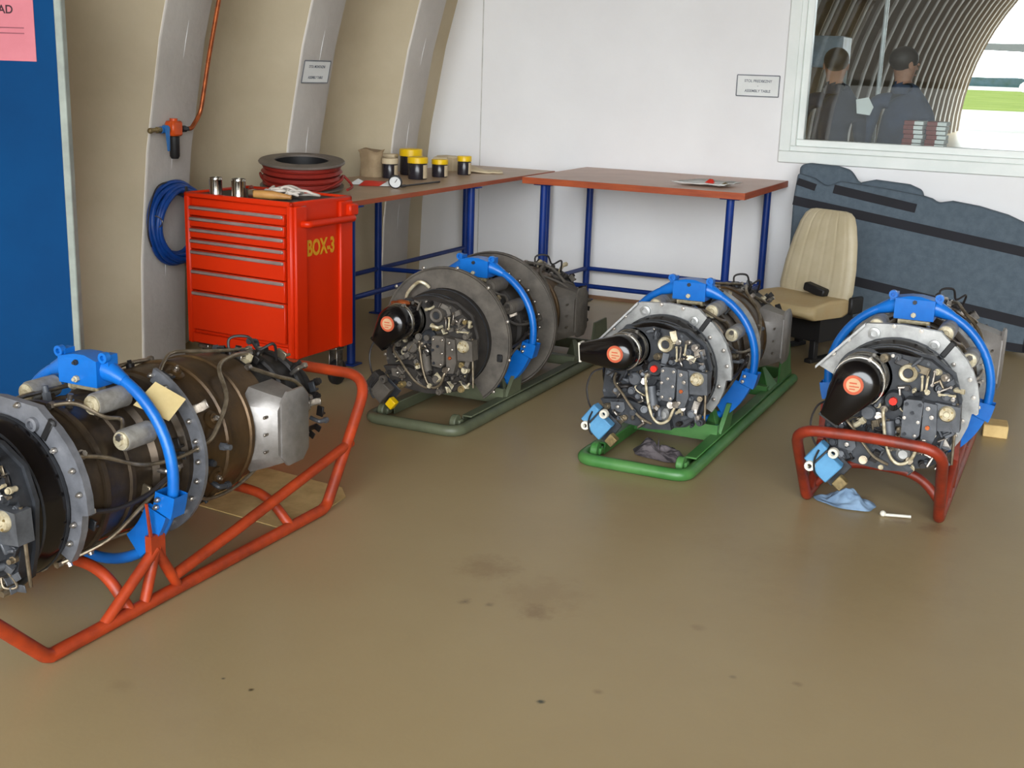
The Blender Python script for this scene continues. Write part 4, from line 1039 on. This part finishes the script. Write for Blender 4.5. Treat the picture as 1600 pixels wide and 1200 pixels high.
def strap(a, b, w, c=None):
    a, b = Vector((a[0], 0, a[1])), Vector((b[0], 0, b[1])); d = (b - a).normalized(); n = Vector((-d.z, 0, d.x)) * w / 2
    obj('strap', MB().hull([p + q + Vector((0, y, 0)) for p in (a, b) for q in (n, -n) for y in (-.004, .012)]), M_strap if c is None else c, PN)
strap((-1.735, .967), (-1.615, .935), .045); strap((-1.5, .935), (-.985, .85), .055)
strap((-1.75, .845), (-.2, .62), .058); strap((-1.72, .42), (-.225, .205), .06)
strap((-1.2, .58), (-.82, .53), .03, M_felt)
strap((-.215, .66), (-.235, .03), .06); strap((-1.7, .12), (-.24, .05), .05)

# ------------------------------------------------------------------ bits on the floor
def rag(name, label, m, loc, sx, sy, h, seed, rz=0):
    vs = []; fs = []; nr, na = 18, 56
    vs.append((0, 0, h))
    for i in range(1, nr + 1):
        for k in range(na):
            a = 2 * PI * k / na; t = i / nr
            rr = t * (1 + .28 * noise.noise((math.cos(a) * 1.6, math.sin(a) * 1.6, seed)))
            x, y = rr * math.cos(a), rr * math.sin(a)
            w_ = math.sin(5.2 * (x * .8 + y * .6) + 3 * noise.noise((x * 1.3, y * 1.3, seed)) + seed)
            z = h * (1 - t ** 1.8) * (.55 + .3 * w_ + .5 * noise.noise((x * 2.2, y * 2.2, seed + 3))) + h * .12 * noise.noise((x * 6, y * 6, seed)) * (1 - t ** 3) + .004
            vs.append((x * sx, y * sy, max(.002, z)))
    for k in range(na): fs.append((0, 1 + k, 1 + (k + 1) % na))
    for i in range(nr - 1):
        for k in range(na):
            a = 1 + i * na + k; b = 1 + i * na + (k + 1) % na; fs.append((a, a + na, b + na, b))
    fs.append(tuple(1 + (nr - 1) * na + k for k in range(na)))
    return tag(obj(name, MB().add(vs, fs), m, None, loc, (0, 0, rz)), label, 'rag')


rag('rag', 'pale blue rag on the floor before the red sled', M_ragblue, (-.715, 4.66, 0), .125, .075, .06, 1.3)
rag('rag', 'dark striped rag inside the front of the green sled', M_ragdark, (-1.56, 4.86, 0), .13, .085, .085, 4.1, -.25)
tag(obj('cardboard_sheet', MB().hull([(x, y, z) for z in (.0005, .0045) for x, y in ((-2.98, 3.38), (-2.44, 3.33), (-2.40, 3.42), (-2.43, 3.72), (-2.5, 3.80), (-2.95, 3.85))]), M_card), 'tan cardboard sheet on the floor under the orange sled', 'cardboard')
tq = [Vector(p) for p in ((-2.462, 2.735, .672), (-2.387, 2.781, .618), (-2.389, 2.705, .568), (-2.464, 2.640, .622))]
tn = (tq[1] - tq[0]).cross(tq[3] - tq[0]).normalized() * .0015
tb_ = tq[0].copy()
tag(obj('paper_tag', MB().add([p - tb_ for p in tq] + [p - tb_ + tn for p in tq], [(0, 1, 2, 3), (7, 6, 5, 4), (0, 4, 5, 1), (1, 5, 6, 2), (2, 6, 7, 3), (3, 7, 4, 0)]), M_paper, None, tb_), 'tan paper tag lying on the engine nearest the blue board', 'paper')
tag(obj('wood_block', MB().box((0, 0, .03), (.11, .13, .06), bev=.004), M_card, None, (-.27, 6.02, 0), (0, 0, .1)), 'small wooden block on the floor beside the red sled', 'wood block')
tag(obj('bolt_pin', MB().cyl((0, 0, .008), (.1, .03, .008), .006, n=8).ball((0, 0, .012), .012, 10, 6), M_ceramic, None, (-.56, 4.585, 0)), 'small pale pin lying on the stained floor before the red sled', 'pin')


# ------------------------------------------------------------------ beyond the window: two people and office bits
def person(label, loc, rz, cloth, headturn, arms, h=1.84):
    k = h / 1.8
    V = {'pel': (0, 0, .98, .15, .11), 'wst': (0, .0, 1.12, .145, .1), 'chs': (0, .0, 1.32, .17, .115), 'shl': (0, .0, 1.43, .12, .09), 'nck': (0, -.005, 1.53, .058, .058), 'jaw': (0, -.012, 1.6, .066, .078), 'hd': (0, -.008, 1.69, .078, .095), 'crn': (0, .0, 1.765, .055, .07)}
    E_ = [('pel', 'wst'), ('wst', 'chs'), ('chs', 'shl'), ('shl', 'nck'), ('nck', 'jaw'), ('jaw', 'hd'), ('hd', 'crn')]
    for s, sd in ((1, 'r'), (-1, 'l')):
        el, wr, hnd = arms[0 if s > 0 else 1]
        V['sh' + sd] = (s * .185, .0, 1.42, .068, .068); V['el' + sd] = (s * el[0], el[1], el[2], .05, .05); V['wr' + sd] = (s * wr[0], wr[1], wr[2], .036, .034); V['ha' + sd] = (s * hnd[0], hnd[1], hnd[2], .04, .022)
        V['hp' + sd] = (s * .1, 0, .9, .1, .1); V['kn' + sd] = (s * .11, -.01, .5, .065, .065); V['an' + sd] = (s * .115, .02, .1, .048, .05); V['ft' + sd] = (s * .13, -.12, .045, .045, .04)
        E_ += [('shl', 'sh' + sd), ('sh' + sd, 'el' + sd), ('el' + sd, 'wr' + sd), ('wr' + sd, 'ha' + sd), ('pel', 'hp' + sd), ('hp' + sd, 'kn' + sd), ('kn' + sd, 'an' + sd), ('an' + sd, 'ft' + sd)]
    names = list(V); me = bpy.data.meshes.new('body')
    me.from_pydata([Vector(V[n][:3]) * k for n in names], [(names.index(a), names.index(b)) for a, b in E_], [])
    o = bpy.data.objects.new('body', me); COL.objects.link(o)
    sk = o.modifiers.new('skin', 'SKIN'); o.modifiers.new('sub', 'SUBSURF').levels = 2
    for i, n in enumerate(names):
        me.skin_vertices[0].data[i].radius = (V[n][3] * k, V[n][4] * k)
        me.skin_vertices[0].data[i].use_root = (n == 'pel')
    dg = bpy.context.evaluated_depsgraph_get()
    m2 = bpy.data.meshes.new_from_object(o.evaluated_get(dg)); bpy.data.objects.remove(o)
    m2.materials.clear(); m2.materials.append(cloth); m2.materials.append(M_skin); m2.materials.append(M_navy)
    for p_ in m2.polygons:
        c = p_.center / k; p_.use_smooth = True
        p_.material_index = 1 if (c.z > 1.55 or any((Vector(c) - Vector(V[n_][:3])).length < .06 for n_ in ('har', 'hal'))) else (2 if c.z < .95 else 0)
    T = thing('person', label, 'person', loc, rz, 'people beyond the window')
    obj('body', m2, None, T)
    hd = Matrix.Rotation(headturn, 3, 'Z')
    hr = MB().ball((0, .012 * k, 1.715 * k), .098 * k, 18, 12, (.95, 1.1, .92))
    hr.v = [v for v in hr.v]
    ho = obj('hair', hr, M_hair, T)
    fx = MB()
    for s in (-1, 1):
        fx.ball((s * .032 * k, -.09 * k, 1.68 * k), .011, 8, 6)
        fx.ball((s * .085 * k, .0, 1.67 * k), .028, 8, 6, (.4, .7, 1.1))
    fx.hull([(-.012, -.09, 1.64 * k), (.012, -.09, 1.64 * k), (0, -.118, 1.645 * k), (0, -.092, 1.69 * k)]); fx.box((0, -.088, 1.605 * k), (.045, .012, .01), bev=.003)
    fc = obj('face', fx, M_skin, T)
    for o_ in (ho, fc): o_.rotation_euler = (0, 0, headturn)
    obj('collar', MB().lathe([(.075, 1.47 * k), (.082, 1.5 * k), (.07, 1.535 * k), (.066, 1.53 * k), (.074, 1.47 * k)], 20, axis='z'), cloth, T)
    for sd, s in (('r', 1), ('l', -1)):
        hx = Vector(V['ha' + sd][:3]) * k; wx = Vector(V['wr' + sd][:3]) * k; d = (hx - wx).normalized(); side = d.cross(Vector((0, 1, .3))).normalized()
        for q, (off, ln) in enumerate(((-.027, .062), (-.009, .075), (.009, .07), (.026, .055))):
            b0 = hx + side * off + d * .01
            obj('finger', MB().tube([b0, b0 + d * ln * .5, b0 + d * ln * .9 + Vector((0, -.012, 0))], [.009, .0085, .007], 7), M_skin, T)
        obj('thumb', MB().tube([hx - side * .03, hx - side * .05 + d * .03, hx - side * .052 + d * .055], [.011, .01, .008], 7), M_skin, T)
    return T


person('person in a dark jacket standing left behind the window glass, holding white paper', (-1.90, 9.68, 0), PI, M_navy, .2, (((.28, .03, 1.13), (.32, -.06, .92), (.32, -.09, .85)), ((.23, -.02, 1.12), (.2, -.2, 1.22), (.2, -.22, 1.32))))
person('person in a slate blue shirt standing right behind the window glass', (-1.40, 9.70, 0), PI - .2, M_slate, -.7, (((.235, .02, 1.13), (.22, -.06, .92), (.21, -.09, .85)), ((.235, .02, 1.13), (.22, -.06, .92), (.21, -.09, .85))), h=1.86)
ph = thing('white_paper', 'white sheet of paper in the hand of the person in the dark jacket', 'paper', (-1.625, 9.45, 1.42))
obj('sheet', MB().hull([(-.06, 0, .05), (.03, 0, .07), (.07, .01, .0), (.05, 0, -.06), (-.045, 0, -.05), (-.06, .003, .05), (.03, .003, .07), (.07, .013, .0), (.05, .003, -.06), (-.045, .003, -.05)]), M_white, ph)
dk_ = thing('office_desk', 'desk pushed against the far side of the window', 'desk', (-.9, 8.85, 0))
obj('desktop', MB().box((0, 0, 1.1), (1.4, .6, .03), bev=.004), M_topL, dk_)
for sx in (-.65, .65):
    for y in (-.25, .25): obj('leg', MB().box((sx, y, .54), (.04, .04, 1.08), bev=.003), M_leg, dk_)
for si, (x, n_) in enumerate(((-1.17, 8), (-1.02, 8))):
    for i in range(n_):
        bk_ = thing('book', 'red bound book, %s of the %s stack on the desk behind the glass' % (('bottom', 'second from bottom', 'third from bottom', 'fourth from bottom', 'fourth from top', 'third from top', 'second from top', 'top')[i], 'left' if si == 0 else 'right'), 'book', (x + .004 * math.sin(i * 2.1), 8.9, 1.116 + i * .03), .04 * math.sin(i * 1.7), 'stacked books behind the window')
        obj('cover', MB().box((-.03, 0, .0145), (.066, .2, .028), bev=.002), M_book, bk_)
        obj('pages', MB().box((.033, 0, .0145), (.06, .19, .024), bev=.001), M_white, bk_)
M_post = mat('post_white', (235, 238, 240), .3)
po = thing('white_post', 'thin white upright post between the two people', 'post', (-1.72, 10.6, 0))
obj('post_tube', MB().cyl((0, 0, .03), (0, 0, 3.6), .018, n=12), M_post, po)
obj('post_foot', MB().lathe([(.0005, 0), (.16, 0), (.15, .02), (.03, .035), (.0005, .035)], 20, axis='z'), M_white, po)
cbx = thing('wall_locker', 'pale blue locker on white legs behind the person in the dark jacket', 'locker', (-3.0, 14.4, 0))
obj('locker_body', MB().box((0, 0, 1.9), (.55, .5, .34), bev=.01), M_paleblue, cbx)
obj('locker_door', MB().box((0, -.255, 1.9), (.5, .02, .3), bev=.004), M_paleblue, cbx)
for sx in (-.24, .24):
    for y in (-.2, .2): obj('leg', MB().box((sx, y, .865), (.05, .05, 1.73), bev=.004), M_white, cbx)
